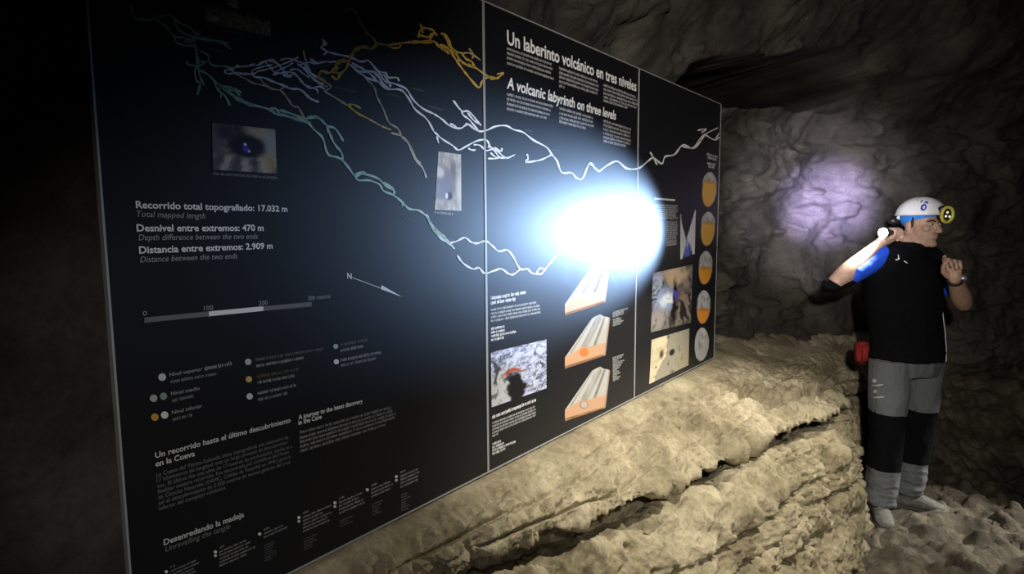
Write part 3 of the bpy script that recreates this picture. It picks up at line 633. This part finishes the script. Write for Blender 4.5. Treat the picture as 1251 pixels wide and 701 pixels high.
for i, (x, y, hw, hh, lv, oc, dx) in enumerate(((866.3, 231, 10, 22.5, .30, (.86, .46, .04), 0), (864.6, 279, 9.8, 22, .34, (.84, .45, .04), 0), (861.8, 326.5, 9.4, 21.5, .52, (.86, .36, .04), 0), (859.4, 374.5, 9.2, 21.5, .58, (.86, .32, .04), 0), (857.2, 420, 9, 21.5, 2, (0, 0, 0), 0))):
    def ov(u, v, lv=lv, oc=oc):
        c = np.zeros(u.shape+(3,))+np.array((.50, .49, .48)); r = np.sqrt(((u-.5)/.5)**2+((v-.5)/.5)**2)
        c = over_(c, (.62, .62, .61), ell(u, v, .55, .22, .16, .25, .7)*.8); c = over_(c, (.16, .16, .16), sstep(.2, .5, nz(u, v, .3, 70, 3))*.6)
        inside = ell(u, v, .5, .53, .42, .45, .06)
        if lv < 1: c = over_(c, oc, inside*sstep(lv-.015, lv+.015, v)); c = over_(c, tuple(q*.62 for q in oc), inside*ell(u, v, .5, lv, .4, .05, .3)*.7); c = over_(c, (.10, .03, .015), (1-inside)*sstep(.25, .4, v)*.9)
        return c
    def mk(u, v): return ((u-.5)/.5)**2+((v-.5)/.5)**2*(1+.12*(v < .3)) <= 1.0
    sk = .0
    picture('lava_tube_section', 2, [(x-hw+1.4, y-hh-2.5), (x+hw+1.0, y-hh+2.2), (x+hw-1.2, y+hh-2.2), (x-hw-1.2, y+hh+2.5)], ov, 48, .0008, ('grey oval with no orange filling' if lv > 1 else None), mk)
d8 = lambda x, y: (580+x/3.047, 310+y/3.047)
for i, (dy, cc, hollow) in enumerate(((-198, (.72, .36, .22), False), (0, (.75, .22, .06), False), (195, (.3, .3, .3), True))):
    k = Ink(); P = lambda *pts: [d8(x, y+dy) for x, y in pts]
    k.px(P((335, 428), (480, 380), (486, 332), (440, 342), (420, 348), (395, 346), (375, 362), (335, 386)), (.62, .36, .22))
    k.px(P((335, 386), (375, 362), (395, 346), (420, 348), (440, 342), (486, 332), (498, 236), (478, 232), (466, 225), (452, 231), (436, 240)), (.52, .51, .48))
    k.px(P((395, 346), (420, 348), (474, 240), (466, 226), (452, 231)), (.60, .59, .56)); k.px(P((440, 342), (452, 339), (488, 238), (480, 233)), (.44, .43, .41)); k.px(P((350, 376), (360, 370), (442, 240), (438, 240)), (.47, .46, .43))
    k.px(P((335, 428), (480, 380), (481, 372), (335, 418)), (.48, .25, .14)); k.px(P((480, 380), (486, 378), (503, 240), (498, 236), (486, 332)), (.42, .3, .24))
    o = k.build('volcano_diagram', 1, .0007)
    k2 = Ink(); r = 17
    k2.px([d8(406+r*math.cos(t*PI/10), 366+dy-r*.95*math.sin(t*PI/10)) for t in range(20)], cc)
    if hollow: k2.px([d8(406+12*math.cos(t*PI/10), 366+dy-12*math.sin(t*PI/10)) for t in range(20)], (.56, .44, .36))
    # the cross-section of the tube sits on the drawing
    me_o = k2.build('tube_mouth', 1, .0012)
    if hollow:
        for v_i, v in enumerate(me_o.data.vertices):
            if v_i >= 20: v.co.y -= .0004
    me_o.parent = o

# ------------------------------------------------------------------ the caver
def remesh(bm, voxel, smooth=6, factor=.5, pre=None):
    bmesh.ops.recalc_face_normals(bm, faces=bm.faces)
    me = bpy.data.meshes.new('tmp'); bm.to_mesh(me); bm.free()
    o = bpy.data.objects.new('tmp', me); COL.objects.link(o)
    r = o.modifiers.new('r', 'REMESH'); r.mode = 'VOXEL'; r.voxel_size = voxel
    if smooth:
        s = o.modifiers.new('s', 'SMOOTH'); s.iterations = smooth; s.factor = factor
    dg = bpy.context.evaluated_depsgraph_get(); out = bpy.data.meshes.new_from_object(o.evaluated_get(dg))
    bpy.data.objects.remove(o); bpy.data.meshes.remove(me)
    return out
def tube(bm, pts, rad, side=None, seg=20, round_caps=True):
    """closed tube; rad = r or (r_side, r_other) per point; side = vector for the first radius"""
    pts = [Vector(p) for p in pts]; n = len(pts)
    rad = [(r, r) if not isinstance(r, tuple) else r for r in rad]
    tans = [((pts[min(i+1, n-1)]-pts[max(i-1, 0)]).normalized()) for i in range(n)]
    if round_caps:
        ext = []
        for e, d in ((0, -1), (n-1, 1)):
            rr_ = min(rad[e]); l = []
            for a in (.35, .65, .88, .99): l.append((pts[e]+tans[e]*d*rr_*a*.8, tuple(q*math.sqrt(1-a*a) for q in rad[e]), tans[e]))
            ext.append(l)
        seq = ext[0][::-1]+[(p, r, t) for p, r, t in zip(pts, rad, tans)]+ext[1]
    else: seq = list(zip(pts, rad, tans))
    sv = Vector(side) if side is not None else None
    ref = sv if sv is not None else (Vector((1, 0, 0)) if abs(tans[0].x) < .8 else Vector((0, 1, 0)))
    rings = []
    for p, r, t in seq:
        a = (ref-t*ref.dot(t)).normalized(); b = t.cross(a)
        if sv is None: ref = a
        rings.append([bm.verts.new(p+a*r[0]*math.cos(2*PI*k/seg)+b*r[1]*math.sin(2*PI*k/seg)) for k in range(seg)])
    for A, Bq in zip(rings[:-1], rings[1:]):
        for k in range(seg): bm.faces.new((A[k], A[(k+1) % seg], Bq[(k+1) % seg], Bq[k]))
    bm.faces.new(rings[0][::-1]); bm.faces.new(rings[-1])
def ellip(bm, c, ax, r, sub=3):
    """ax = three orthonormal vectors, r = three radii"""
    M = Matrix.Identity(4)
    for i in range(3):
        for j in range(3): M[j][i] = ax[i][j]*r[i]
        M[i][3] = c[i]
    bmesh.ops.create_icosphere(bm, subdivisions=sub, radius=1, matrix=M)
def smoothpts(pts, rad, n=6):
    k = [list(p)+(list(r) if isinstance(r, tuple) else [r, r]) for p, r in zip(pts, rad)]
    s = spline(k, n); return [Vector(q[:3]) for q in s], [(max(q[3], .003), max(q[4], .003)) for q in s]
def J(px, py, dy=0): return at(px, py, PD+dy)
def wrinkle(me, amp, sc, stretch=(1, 1, 1), seed=0, amask=None):
    n = len(me.vertices); co = np.empty(n*3, np.float32); me.vertices.foreach_get('co', co); co = co.reshape(-1, 3).astype(float)
    no = np.empty(n*3, np.float32); me.vertex_normals.foreach_get('vector', no); no = no.reshape(-1, 3)
    d = fbm(co*np.array(stretch)+seed, sc, 3, .5, True)*amp
    if amask is not None: d = d*amask(co)
    co = co+no*d[:, None]; me.vertices.foreach_set('co', co.astype(np.float32).reshape(-1)); me.update()

SKIN = mat('skin', (.46, .29, .21), .5, noise=.12, nscale=60)
VEST = mat('black_fleece', (.0055, .0055, .007), .95, noise=.3, nscale=120, bump=.3, spec=.08)
BLUE = mat('blue_jersey', (.010, .075, .62), .7, noise=.15, nscale=200, bump=.2)
GREYCL = mat('grey_trousers', (.115, .124, .133), .75, noise=.12, nscale=150, bump=.3)
BLACKCL = mat('black_knee_fabric', (.005, .005, .006), .95, spec=.08)
BOOT = mat('grey_suede', (.13, .125, .115), .8, noise=.25, nscale=80, bump=.4)
SOLE = mat('rubber_sole', (.05, .048, .045), .8)
HELM = mat('white_helmet_shell', (.78, .79, .80), .32)
BLK = mat('black_plastic', (.012, .012, .013), .4)
YEL = mat('yellow_rubber_ring', (.72, .66, .10), .45)
LOGO = mat('blue_logo', (.02, .04, .42), .4)
WHT = mat('white_print', (.8, .8, .8), .5)
RED = mat('red_pouch_fabric', (.26, .010, .012), .8, noise=.2, nscale=90, bump=.3)
BAND = mat('sky_blue_headscarf', (.03, .22, .72), .75, noise=.15, nscale=90, bump=.3)
HAIR = mat('dark_hair', (.025, .018, .014), .7)
LENSG = mat('lamp_glass', (.5, .5, .48), .12, spec=.8)
CHROME = mat('lamp_reflector', (.85, .85, .85), .15, 1)

Zv = Vector((0, 0, 1))
hipR, kneeR, ankR = J(1087, 447, -.02), J(1083.5, 530, -.05), J(1075, 612, -.03)
hipL, kneeL, ankL = J(1128, 447, .04), J(1119, 530, .07), J(1108.5, 598, .11)
pel = J(1107.5, 436, .01); waist = J(1106, 405, .01); chest = J(1104, 352, 0); shl = J(1106, 318, .0); neckb = J(1110, 300, 0)
shR, shL = J(1076, 313, .0), J(1138, 316, .04)
elR, wrR = J(1021, 344, -.10), J(1069, 301, -.035)
elL, wrL = J(1177, 371, -.10), J(1166.5, 341, -.30)
side = (shL-shR); side.z = 0; side.normalize()
fwd_b = side.cross(Zv); fwd_b = -fwd_b if fwd_b.y > 0 else fwd_b
# head axes
hc = J(1125.5, 272, -.01)
Fh = Vector((.27, -.962, -.03)).normalized(); Sh = Zv.cross(Fh).normalized(); Uh = Fh.cross(Sh).normalized()
def hp(f, s, u): return hc+Fh*f+Sh*s+Uh*u
HA = (Fh, Sh, Uh)
bm = bmesh.new()
# trunk and legs under the clothing
def trunk(bm, g):
    p, r = smoothpts([pel+Zv*.03, pel+Zv*.07, waist, chest, shl, neckb-Zv*.035], [(.13+g, .09+g), (.14+g, .100+g), (.140+g, .100+g), (.172+g, .115+g), (.150+g, .09+g), (.062+g, .06+g)])
    tube(bm, p, r, side)
trunk(bm, 0)
tube(bm, *smoothpts([neckb-Zv*.06, neckb, hp(-.03, 0, -.08), hp(-.02, 0, -.03)], [.062, .058, .056, .056]), side)
for a, b, c in ((hipR, kneeR, ankR), (hipL, kneeL, ankL)):
    tube(bm, *smoothpts([a+Zv*.04, a*.5+b*.5, b, b*.55+c*.45, c], [.08, .07, .053, .052, .036]))
    tube(bm, [c+Zv*.02, c-Zv*.035], [.038, .04])
for s, e in ((shR, elR), (shL, elL)): tube(bm, *smoothpts([s.lerp(chest, .25), s, s.lerp(e, .5), e], [.055, .052, .045, .040]))
tube(bm, *smoothpts([elR, elR.lerp(wrR, .3), elR.lerp(wrR, .7), wrR, wrR.lerp(FIST, .35)], [.040, .046, .036, .027, .028]))
tube(bm, *smoothpts([elL, elL.lerp(wrL, .3), elL.lerp(wrL, .7), wrL, wrL+Vector((0, 0, .03))], [.040, .046, .037, .027, .028]))
# head
ellip(bm, hp(-.012, 0, .035), HA, (.095, .076, .095))
ellip(bm, hp(.030, 0, -.035), HA, (.062, .060, .085))
ellip(bm, hp(.022, 0, -.075), HA, (.066, .055, .042))
ellip(bm, hp(.072, 0, -.110), HA, (.024, .026, .020))
ellip(bm, hp(.076, 0, .012), HA, (.016, .052, .012))
for sg in (-1, 1):
    ellip(bm, hp(.064, sg*.040, -.028), HA, (.022, .020, .020))
    ellip(bm, hp(-.010, sg*.076, -.020), HA, (.018, .009, .031)); ellip(bm, hp(-.004, sg*.074, -.044), HA, (.009, .008, .012))
    ellip(bm, hp(.100, sg*.011, -.046), HA, (.010, .009, .008))
    tube(bm, [hp(.0, sg*.058, -.085), hp(.068, sg*.022, -.115)], [.016, .014])
tube(bm, [hp(.084, 0, .004), hp(.100, 0, -.022), hp(.113, 0, -.042)], [.008, .010, .0125])
ellip(bm, hp(.083, 0, -.068), HA, (.013, .026, .006)); ellip(bm, hp(.082, 0, -.080), HA, (.012, .022, .006))
# the hand that grips the torch: palm along the torch, four fingers wrapped round it, thumb pointing back
TR = .0155
gv = (wrR-FIST); gv = (gv-E*gv.dot(E)).normalized()          # from the torch axis towards the wrist
gw = E.cross(gv)
if gw.y > 0: gw = -gw                                        # palm on the camera side would hide the torch; keep it behind
pc = FIST-E*.012+gv*.026-gw*.012
ellip(bm, pc, (E, gv, gw), (.046, .036, .021))
tube(bm, [wrR, wrR.lerp(pc, .6), pc], [(.028, .022), (.032, .021), (.034, .019)], E)
for i, off_ in enumerate((.024, .004, -.016, -.036)):
    ln = (.82, .95, 1.0, .95)[i]; R_ = TR+.0085; ps, rs = [], []
    for q in range(9):
        an = math.radians(-62+q*ln*33)
        ps.append(FIST+E*(off_-.006)+(-gv*math.sin(an)*R_)*1.0-(gw*-1)*math.cos(an)*-R_*1.0)
        rs.append(.0092-.0003*q)
    ps = [FIST+E*(off_-.006)-gw*(-1)*0+(gv*math.cos(math.radians(55+q*ln*30))+(-gw)*-math.sin(math.radians(55+q*ln*30)))*R_ for q in range(9)]
    tube(bm, [pc+E*(off_+.01)*.8]+ps, [.0105]+rs, seg=12)
tube(bm, *smoothpts([pc-E*.03+gv*.012, FIST-E*.060+gv*.016-gw*.004, FIST-E*.082+gv*.004-gw*.002, FIST-E*.098-gv*.003], [.015, .0125, .0105, .0085], 4), seg=12)
# the raised open hand, loosely pinched
wl_ = wrL; hu = (J(1162, 316, -.31)-wl_).normalized()        # up the hand
hs = Vector((.86, -.42, 0)); hs = (hs-hu*hs.dot(hu)).normalized(); hn = hu.cross(hs)     # hs across the knuckles to the little finger
if hn.y < 0: hn = -hn
hn = -hn                                                     # palm side, towards the camera
pcl = wl_+hu*.060
tube(bm, [wl_, wl_+hu*.03, pcl, wl_+hu*.085], [(.027, .022), (.034, .019), (.040, .018), (.040, .015)], hs)
for i, (o_, l1, l2, l3, bend) in enumerate(((-.029, .040, .025, .020, 30), (-.010, .043, .028, .021, 62), (.010, .040, .026, .020, 74), (.028, .032, .020, .018, 82))):
    p = wl_+hu*(.088-.004*abs(i-1))+hs*o_; a = 0; pts = [p-hu*.03, p]; rs = [.011, .0105]
    for l, f in ((l1, .75), (l2, 1.0), (l3, .6)):
        a += math.radians(bend)*f; p = p+(hu*math.cos(a)+hn*math.sin(a))*l; pts.append(p); rs.append(rs[-1]-.0009)
    tube(bm, pts, rs, seg=12)
tb = wl_+hu*.025-hs*.026+hn*.006
tube(bm, [tb, tb+hu*.030-hs*.016+hn*.016, tb+hu*.060-hs*.014+hn*.030, tb+hu*.082-hs*.004+hn*.036], [.016, .0135, .0115, .0095], seg=12)
body_me = remesh(bm, .0042, 5, .5)
LAB = 'man in white helmet, black vest and blue shirt, shining a torch from his ear'
origin = Vector((2.08, PD+.03, floor_z(2.08, PD+.03)))
PERSON = link('person', body_me, SKIN); tag(PERSON, LAB, 'person')
def kid(name, me, m, parent=PERSON, label=None, smooth=True):
    o = link(name, me, m, parent, smooth)
    if label: o['label'] = label
    return o
def kid_bm(name, bm, m, parent=PERSON, label=None, smooth=True):
    bmesh.ops.recalc_face_normals(bm, faces=bm.faces); me = bpy.data.meshes.new(name); bm.to_mesh(me); bm.free()
    return kid(name, me, m, parent, label, smooth)

# shirt
bm = bmesh.new()
for s, e, en in ((shR, elR, .66), (shL, elL, .66)):
    m_ = s.lerp(e, en)
    tube(bm, [s.lerp(chest, .3), s, s.lerp(e, .35), m_], [.066, .064, .060, .059])
trunk(bm, .006)
me = remesh(bm, .006, 4); wrinkle(me, .003, .05); kid('shirt', me, BLUE)
# vest
bm = bmesh.new()
p, r = smoothpts([pel-Zv*.005, pel+Zv*.04, waist, chest, shl, neckb-Zv*.015], [(.200, .143), (.197, .143), (.188, .138), (.203, .146), (.172, .112), (.082, .078)])
tube(bm, p, r, side, round_caps=False)
ellip(bm, shR.lerp(shl, .22)-Zv*.012, (side, fwd_b, Zv), (.062, .078, .078)); ellip(bm, shL.lerp(shl, .12)-Zv*.02, (side, fwd_b, Zv), (.066, .086, .09))
tube(bm, [neckb-Zv*.06, neckb+Vector((.006, -.006, -.015)), neckb+Vector((.010, -.006, .010))], [(.088, .082), (.078, .074), (.074, .070)], side, round_caps=False)
me = remesh(bm, .006, 6)
wrinkle(me, .007, .10, (1, 1, 1.6), 3)
VE = kid('vest', me, VEST)
# pale zip edge hanging at the open side of the vest
bm = bmesh.new(); zp = [J(1149.5, 366, -.07), J(1151.5, 385, -.07), J(1154, 405, -.06), J(1155.5, 425, -.05), J(1155.5, 441, -.05)]
tube(bm, zp, [.0045, .0045, .0045, .0045, .0045], seg=8); kid_bm('zip_edge', bm, WHT, VE, 'white zip edging')
bm = bmesh.new()
tube(bm, [zp[0]-side*.05, zp[0]], [(.03, .006), (.008, .006)], side); tube(bm, [(q-side*.026) for q in zp], [(.026, .008)]*5, side); kid_bm('vest_flap', bm, VEST, VE)
# chest logo: two small white strokes
bvh = None
from mathutils.bvhtree import BVHTree
def bvh_of(o):
    dg = bpy.context.evaluated_depsgraph_get(); dg.update(); return BVHTree.FromObject(o, dg)
def patch(o, tree, pts_px, lift=.002):
    """a small flat mark laid on the surface, seen at these picture points"""
    out = []
    for q in pts_px:
        d = Vector(ray(*q)).normalized(); h = tree.ray_cast(Vector(CAM), d)
        out.append((h[0]+h[1]*lift*(1 if h[1].dot(d) < 0 else -1)) if h[0] is not None else None)
    return out if all(x is not None for x in out) else None
def marks(name, o, polys, m, parent, label=None, lift=.002):
    t = bvh_of(o); bm = bmesh.new()
    for pl in polys:
        q = patch(o, t, pl, lift)
        if q: bm.faces.new([bm.verts.new(x) for x in q])
    if len(bm.faces): kid_bm(name, bm, m, parent, label, False)
marks('chest_logo', VE, [[(1092.5, 317), (1096, 318.2), (1099, 316.4), (1097.3, 311), (1096.6, 311.3), (1097.6, 315.6), (1095.6, 316.9)], [(1103.5, 319.2), (1107.5, 322), (1108.5, 321.4), (1105, 318.6)]], WHT, VE, 'small white chest logo', .004)

# trousers with black knees
def legs(bm, g):
    for a, b, c, hem in ((hipR, kneeR, ankR, .060), (hipL, kneeL, ankL, .060)):
        tube(bm, *smoothpts([a+Zv*.03, a.lerp(b, .35), a.lerp(b, .7), b, b.lerp(c, .4), b.lerp(c, .85), c-Zv*.0], [(.098+g, .100+g), (.095+g, .10+g), (.086+g, .09+g), (.082+g, .084+g), (.076+g, .084+g), (.064+g, .072+g), (hem+g+.006, hem+g+.012)]), side, round_caps=False)
    p, r = smoothpts([pel-Zv*.09, pel-Zv*.03, pel+Zv*.05], [(.172+g, .118+g), (.182+g, .126+g), (.172+g, .122+g)]); tube(bm, p, r, side, round_caps=False)
bm = bmesh.new(); legs(bm, 0); me = remesh(bm, .006, 5)
wrinkle(me, .010, .14, (1.2, 1.2, .55), 5); wrinkle(me, .012, .07, (.6, .6, 1.4), 9, lambda co: 1-sstep(.12, .36, co[:, 2]))
zk0, zk1 = J(1085, 567)[2], J(1085, 500)[2]
bmt = bmesh.new(); bmt.from_mesh(me)
knee = [f for f in bmt.faces if zk0 < f.calc_center_median().z+.05*(f.calc_center_median().x-2.1) < zk1]
bmk = bmt.copy(); kn = {f.index for f in knee}; bmt.faces.index_update(); bmk.faces.ensure_lookup_table()
kn = {f.index for f in knee}
bmesh.ops.delete(bmt, geom=knee, context='FACES')
bmesh.ops.delete(bmk, geom=[f for f in bmk.faces if f.index not in kn], context='FACES')
bpy.data.meshes.remove(me)
ks = Vector(((kneeL-kneeR).x, (kneeL-kneeR).y, 0)).normalized(); km = (kneeR+kneeL)/2
low = bmt.copy(); zmid = (zk0+zk1)/2
bmesh.ops.delete(low, geom=[f for f in low.faces if f.calc_center_median().z > zmid], context='FACES')
bmesh.ops.delete(bmt, geom=[f for f in bmt.faces if f.calc_center_median().z <= zmid], context='FACES')
TRO = kid_bm('trousers', bmt, GREYCL)
low2 = low.copy()
bmesh.ops.delete(low, geom=[f for f in low.faces if (f.calc_center_median()-km).dot(ks) > 0], context='FACES')
bmesh.ops.delete(low2, geom=[f for f in low2.faces if (f.calc_center_median()-km).dot(ks) <= 0], context='FACES')
kid_bm('trouser_cuff', low, GREYCL, TRO); kid_bm('trouser_cuff', low2, GREYCL, TRO)
xm = (kneeR.x+kneeL.x)/2
left = bmk.copy()
mid_px = lambda f: f.calc_center_median()
ks = Vector(((kneeL-kneeR).x, (kneeL-kneeR).y, 0)).normalized(); km = (kneeR+kneeL)/2
bmesh.ops.delete(bmk, geom=[f for f in bmk.faces if (f.calc_center_median()-km).dot(ks) > 0], context='FACES')
bmesh.ops.delete(left, geom=[f for f in left.faces if (f.calc_center_median()-km).dot(ks) <= 0], context='FACES')
kid_bm('knee_panel', bmk, BLACKCL, TRO, 'black knee panel'); kid_bm('knee_panel', left, BLACKCL, TRO, 'black knee panel')
def disc_px(x, y, r, n=12): return [(x+r*math.cos(2*PI*t/n), y+r*math.sin(2*PI*t/n)) for t in range(n)]
marks('thigh_logo', TRO, [disc_px(1068.5, 465, 2.6), disc_px(1069.5, 478, 2.2)]+[[(x, 471.6-.08*(x-1066)), (x+1.3, 471.5-.08*(x-1066)), (x+1.3, 470-.08*(x-1066)), (x, 470.1-.08*(x-1066))] for x in np.arange(1066, 1079, 1.3)]+[[(x, 486.4-.08*(x-1066)), (x+1.3, 486.3-.08*(x-1066)), (x+1.3, 484.9-.08*(x-1066)), (x, 485-.08*(x-1066))] for x in np.arange(1067, 1079, 1.3)], mat('pale_print', (.45, .46, .47), .6), TRO, 'pale round thigh logo')
bm = bmesh.new()
p, r = [pel+Zv*.022, pel+Zv*.045], [(.186, .131), (.186, .131)]
# boots
def boot(name, ank, d, ln=.20):
    d = Vector(d).normalized(); s = Zv.cross(d)
    gz = floor_z(ank.x+d.x*.06, ank.y+d.y*.06); a = Vector((ank.x, ank.y, gz))
    bm = bmesh.new()
    tube(bm, *smoothpts([a-d*.045+Zv*.055, a+Zv*.058, a+d*.07+Zv*.055, a+d*.13+Zv*.045, a+d*(ln-.03)+Zv*.04], [(.034, .040), (.039, .046), (.043, .040), (.044, .030), (.034, .022)]), s)
    tube(bm, [a+Zv*.05, a+Zv*.10, a+Zv*.155], [(.045, .052), (.044, .050), (.048, .053)], s)
    me = remesh(bm, .005, 5); wrinkle(me, .003, .05); b = kid(name, me, BOOT)
    bm = bmesh.new()
    tube(bm, *smoothpts([a-d*.05+Zv*.016, a+Zv*.016, a+d*.08+Zv*.016, a+d*.14+Zv*.016, a+d*(ln-.02)+Zv*.018], [(.036, .017), (.041, .018), (.047, .018), (.048, .017), (.036, .014)]), s)
    kid_bm('sole', bm, SOLE, b)
    bm = bmesh.new()
    for q in range(4):
        c0 = a+d*(.052+.022*q)+Zv*(.102-.011*q); tube(bm, [c0-s*.024, c0+Zv*.004, c0+s*.024], [.0035]*3, seg=8)
    kid_bm('laces', bm, mat('boot_lace', (.2, .2, .19), .8), b)
boot('boot', ankR, (-.35, -1, 0)); boot('boot', ankL, (.80, -.55, 0))
# black elbow guard
bm = bmesh.new()
ev = (shR-elR).normalized(); tube(bm, *smoothpts([elR+Vector((-.05, .0, -.012)), elR+Vector((-.018, .01, -.016)), elR.lerp(shR, .28)+Vector((0, .014, -.03)), elR.lerp(shR, .5)+Vector((0, .02, -.036))], [(.030, .026), (.048, .034), (.050, .036), (.048, .032)]))
me = remesh(bm, .006, 5); kid('elbow_guard', me, VEST)
# face details
for sg in (-1, 1):
    bm = bmesh.new(); ellip(bm, hp(.080, sg*.031, -.006), HA, (.010, .014, .0065), 2); e_ = kid_bm('eye', bm, mat('eye_white', (.5, .47, .44), .3))
    bm = bmesh.new(); ellip(bm, hp(.088, sg*.031+.004, -.006), HA, (.004, .006, .0055), 2); kid_bm('iris', bm, HAIR, e_)
    bm = bmesh.new(); tube(bm, [hp(.092, sg*.012, .010), hp(.090, sg*.030, .015), hp(.078, sg*.050, .009)], [.004, .0048, .003], seg=8); kid_bm('eyebrow', bm, HAIR)
bm = bmesh.new()
for sg in (-1, 1): tube(bm, [hp(.012, sg*.074, .03), hp(.012, sg*.0745, -.004), hp(.012, sg*.073, -.022)], [(.010, .004), (.009, .004), (.006, .003)], Fh, seg=10)
kid_bm('sideburn', bm, HAIR)
# headscarf
def dome(bm, ctr, rf, rs, ru, phi0, phi1, lowf=0, seg=48, rings=18, thick=.004, bulge=0):
    """part of an ellipsoid shell between two latitudes, its lower edge raised at the front by lowf"""
    outer, inner = [], []
    for i in range(rings+1):
        ra, rb = [], []
        for q in range(seg):
            t = 2*PI*q/seg; lo = phi0+lowf*(.5+.5*math.cos(t))
            ph = lo+(phi1-lo)*i/rings
            for l, sc in ((ra, 1), (rb, 1-thick/rs)):
                l.append(bm.verts.new(ctr+Fh*rf*sc*math.cos(ph)*math.cos(t)+Sh*rs*sc*math.cos(ph)*math.sin(t)+Uh*ru*sc*math.sin(ph)))
        outer.append(ra); inner.append(rb)
    for L_ in (outer, inner):
        for A, Bq in zip(L_[:-1], L_[1:]):
            for q in range(seg): bm.faces.new((A[q], A[(q+1) % seg], Bq[(q+1) % seg], Bq[q]))
    for q in range(seg):
        bm.faces.new((outer[0][q], inner[0][q], inner[0][(q+1) % seg], outer[0][(q+1) % seg]))
        bm.faces.new((outer[-1][q], outer[-1][(q+1) % seg], inner[-1][(q+1) % seg], inner[-1][q]))
bm = bmesh.new(); dome(bm, hp(-.012, 0, .035), .1005, .0805, .100, -.62, .9, .62, 48, 10); kid_bm('headscarf', bm, BAND)
# helmet
hcen = hp(-.006, 0, .036)
bm = bmesh.new(); dome(bm, hcen, .127, .107, .104, .0, 1.565, .10, 64, 20, .005)
tube(bm, [hcen+Fh*.1275*math.cos(t)*.999+Sh*.1075*math.sin(t)+Uh*(.002+.0052*(1+math.cos(t))) for t in np.linspace(0, 2*PI, 49)], [.0042]*49, seg=8, round_caps=False)
HE = kid_bm('helmet', bm, HELM)
bm = bmesh.new()                                              # rear tab and chin strap anchor
ellip(bm, hcen-Fh*.112-Uh*.010-Sh*.0, (Fh, Sh, Uh), (.016, .04, .018), 2); kid_bm('rear_tab', bm, HELM, HE)
bm = bmesh.new(); ellip(bm, hp(-.145, -.02, .006), (Fh, Sh, Uh), (.030, .042, .026), 3); kid_bm('battery_pack', bm, BLK, HE, 'black battery pack')
marks('helmet_logo', HE, [[(1128.3+3.7*math.cos(t)+.8*math.sin(-t), 253.4+4.2*math.sin(t)) for t in np.linspace(0, 2*PI, 14, endpoint=False)], [(1128.6, 248.6), (1130.6, 246), (1133.6, 246.6), (1134, 249.6), (1131.8, 248.4)]], LOGO, HE, 'blue rounded logo', .0015)
marks('helmet_vent', HE, [[(1124, 247.4), (1126.5, 244.2), (1128, 244.6), (1125.5, 247.8)], [(1119.8, 244), (1122.4, 244), (1121.2, 245.6)]], BLK, HE, 'small black vents', .0015)
# headlamp
lc = J(1157.8, 262.2, -.135); ld = (Fh*.9+Vector((.10, -.25, -.02))).normalized(); la = ld.cross(Zv).normalized(); lb = la.cross(ld)
HL = empty('x', (0, 0, 0)); bpy.data.objects.remove(HL)
bm = bmesh.new(); tube(bm, [lc-ld*.040, lc-ld*.030, lc-ld*.004], [.026, .038, .040], la, 32, False)
box_c = hcen+Fh*.118+Uh*.038
tube(bm, [lc-ld*.03+lb*.02, box_c-Sh*.01], [(.022, .014), (.026, .014)], la); HLo = kid_bm('headlamp', bm, BLK, HE, 'black headlamp with yellow ring')
bm = bmesh.new()
tube(bm, [lc-ld*.002+la*.039*math.cos(t)+lb*.039*math.sin(t) for t in np.linspace(0, 2*PI, 41)], [.0078]*41, seg=10, round_caps=False); o = kid_bm('lamp_ring', bm, YEL, HE, 'yellow rubber lamp ring')
bm = bmesh.new()
for x, y in ((.004, .012), (-.014, -.010), (.012, -.008)): ellip(bm, lc+ld*.001+la*x+lb*y, (la, lb, ld), (.006, .006, .004), 2)
kid_bm('lamp_bulb', bm, mat('small_lamp_led', (.9, .9, .85), .2, emit=(1, 1, .9), es=.7), HE)
# watch on the raised wrist
bm = bmesh.new(); fa = (wrL-elL).normalized(); wc = wrL-fa*.004; a1 = fa.cross(Zv).normalized(); a2 = fa.cross(a1)
for o_ in (-.009, -.003, .003, .009): tube(bm, [wc+fa*o_+a1*.0325*math.cos(t)+a2*.0305*math.sin(t) for t in np.linspace(0, 2*PI, 29)], [.0042]*29, seg=8, round_caps=False)
WA = kid_bm('wristwatch', bm, BLK)
bm = bmesh.new(); wd_ = Vector((.95, -.3, .05)); wd_ = (wd_-fa*wd_.dot(fa)).normalized(); tube(bm, [wc+wd_*.029, wc+wd_*.037], [.018, .017], fa); kid_bm('watch_face', bm, mat('watch_case', (.35, .35, .36), .3, .6), WA, 'grey watch face')

# the torch in his hand
tr = empty('flashlight', LENS, 0); tag(tr, 'small lit torch gripped in the raised fist beside his ear', 'flashlight')
def tor(name, bm, m):
    bmesh.ops.translate(bm, verts=bm.verts, vec=-LENS); return from_bm(name, bm, m, tr)
bm = bmesh.new(); tube(bm, [LENS-E*.165, LENS-E*.045], [TR-.0012]*2, seg=24); tor('handle', bm, BLK)
bm = bmesh.new(); tube(bm, [LENS-E*.050, LENS-E*.030, LENS-E*.002], [.0155, .026, .028], seg=32, round_caps=False); tor('torch_head', bm, BLK)
bm = bmesh.new(); ellip(bm, LENS+E*.001, (E, gv, gw), (.005, .0265, .0265), 3)
tor('lens', bm, mat('lit_lens', (1, 1, 1), .2, emit=(.86, .93, 1), es=30))
# red pouch at the hip
po = J(1053, 431, .13)
PO = empty('waist_pouch', po, 0); tag(PO, 'red waist pouch showing behind his hip beside the rock ledge', 'pouch')
bm = bmesh.new(); box(bm, -.035, .06, -.04, .04, -.06, .06); bmesh.ops.bevel(bm, geom=bm.edges[:], offset=.018, segments=3, affect='EDGES'); from_bm('pouch_body', bm, RED, PO)
bm = bmesh.new(); box(bm, -.038, .062, -.043, .043, .02, .064); bmesh.ops.bevel(bm, geom=bm.edges[:], offset=.018, segments=3, affect='EDGES'); from_bm('flap', bm, RED, PO)
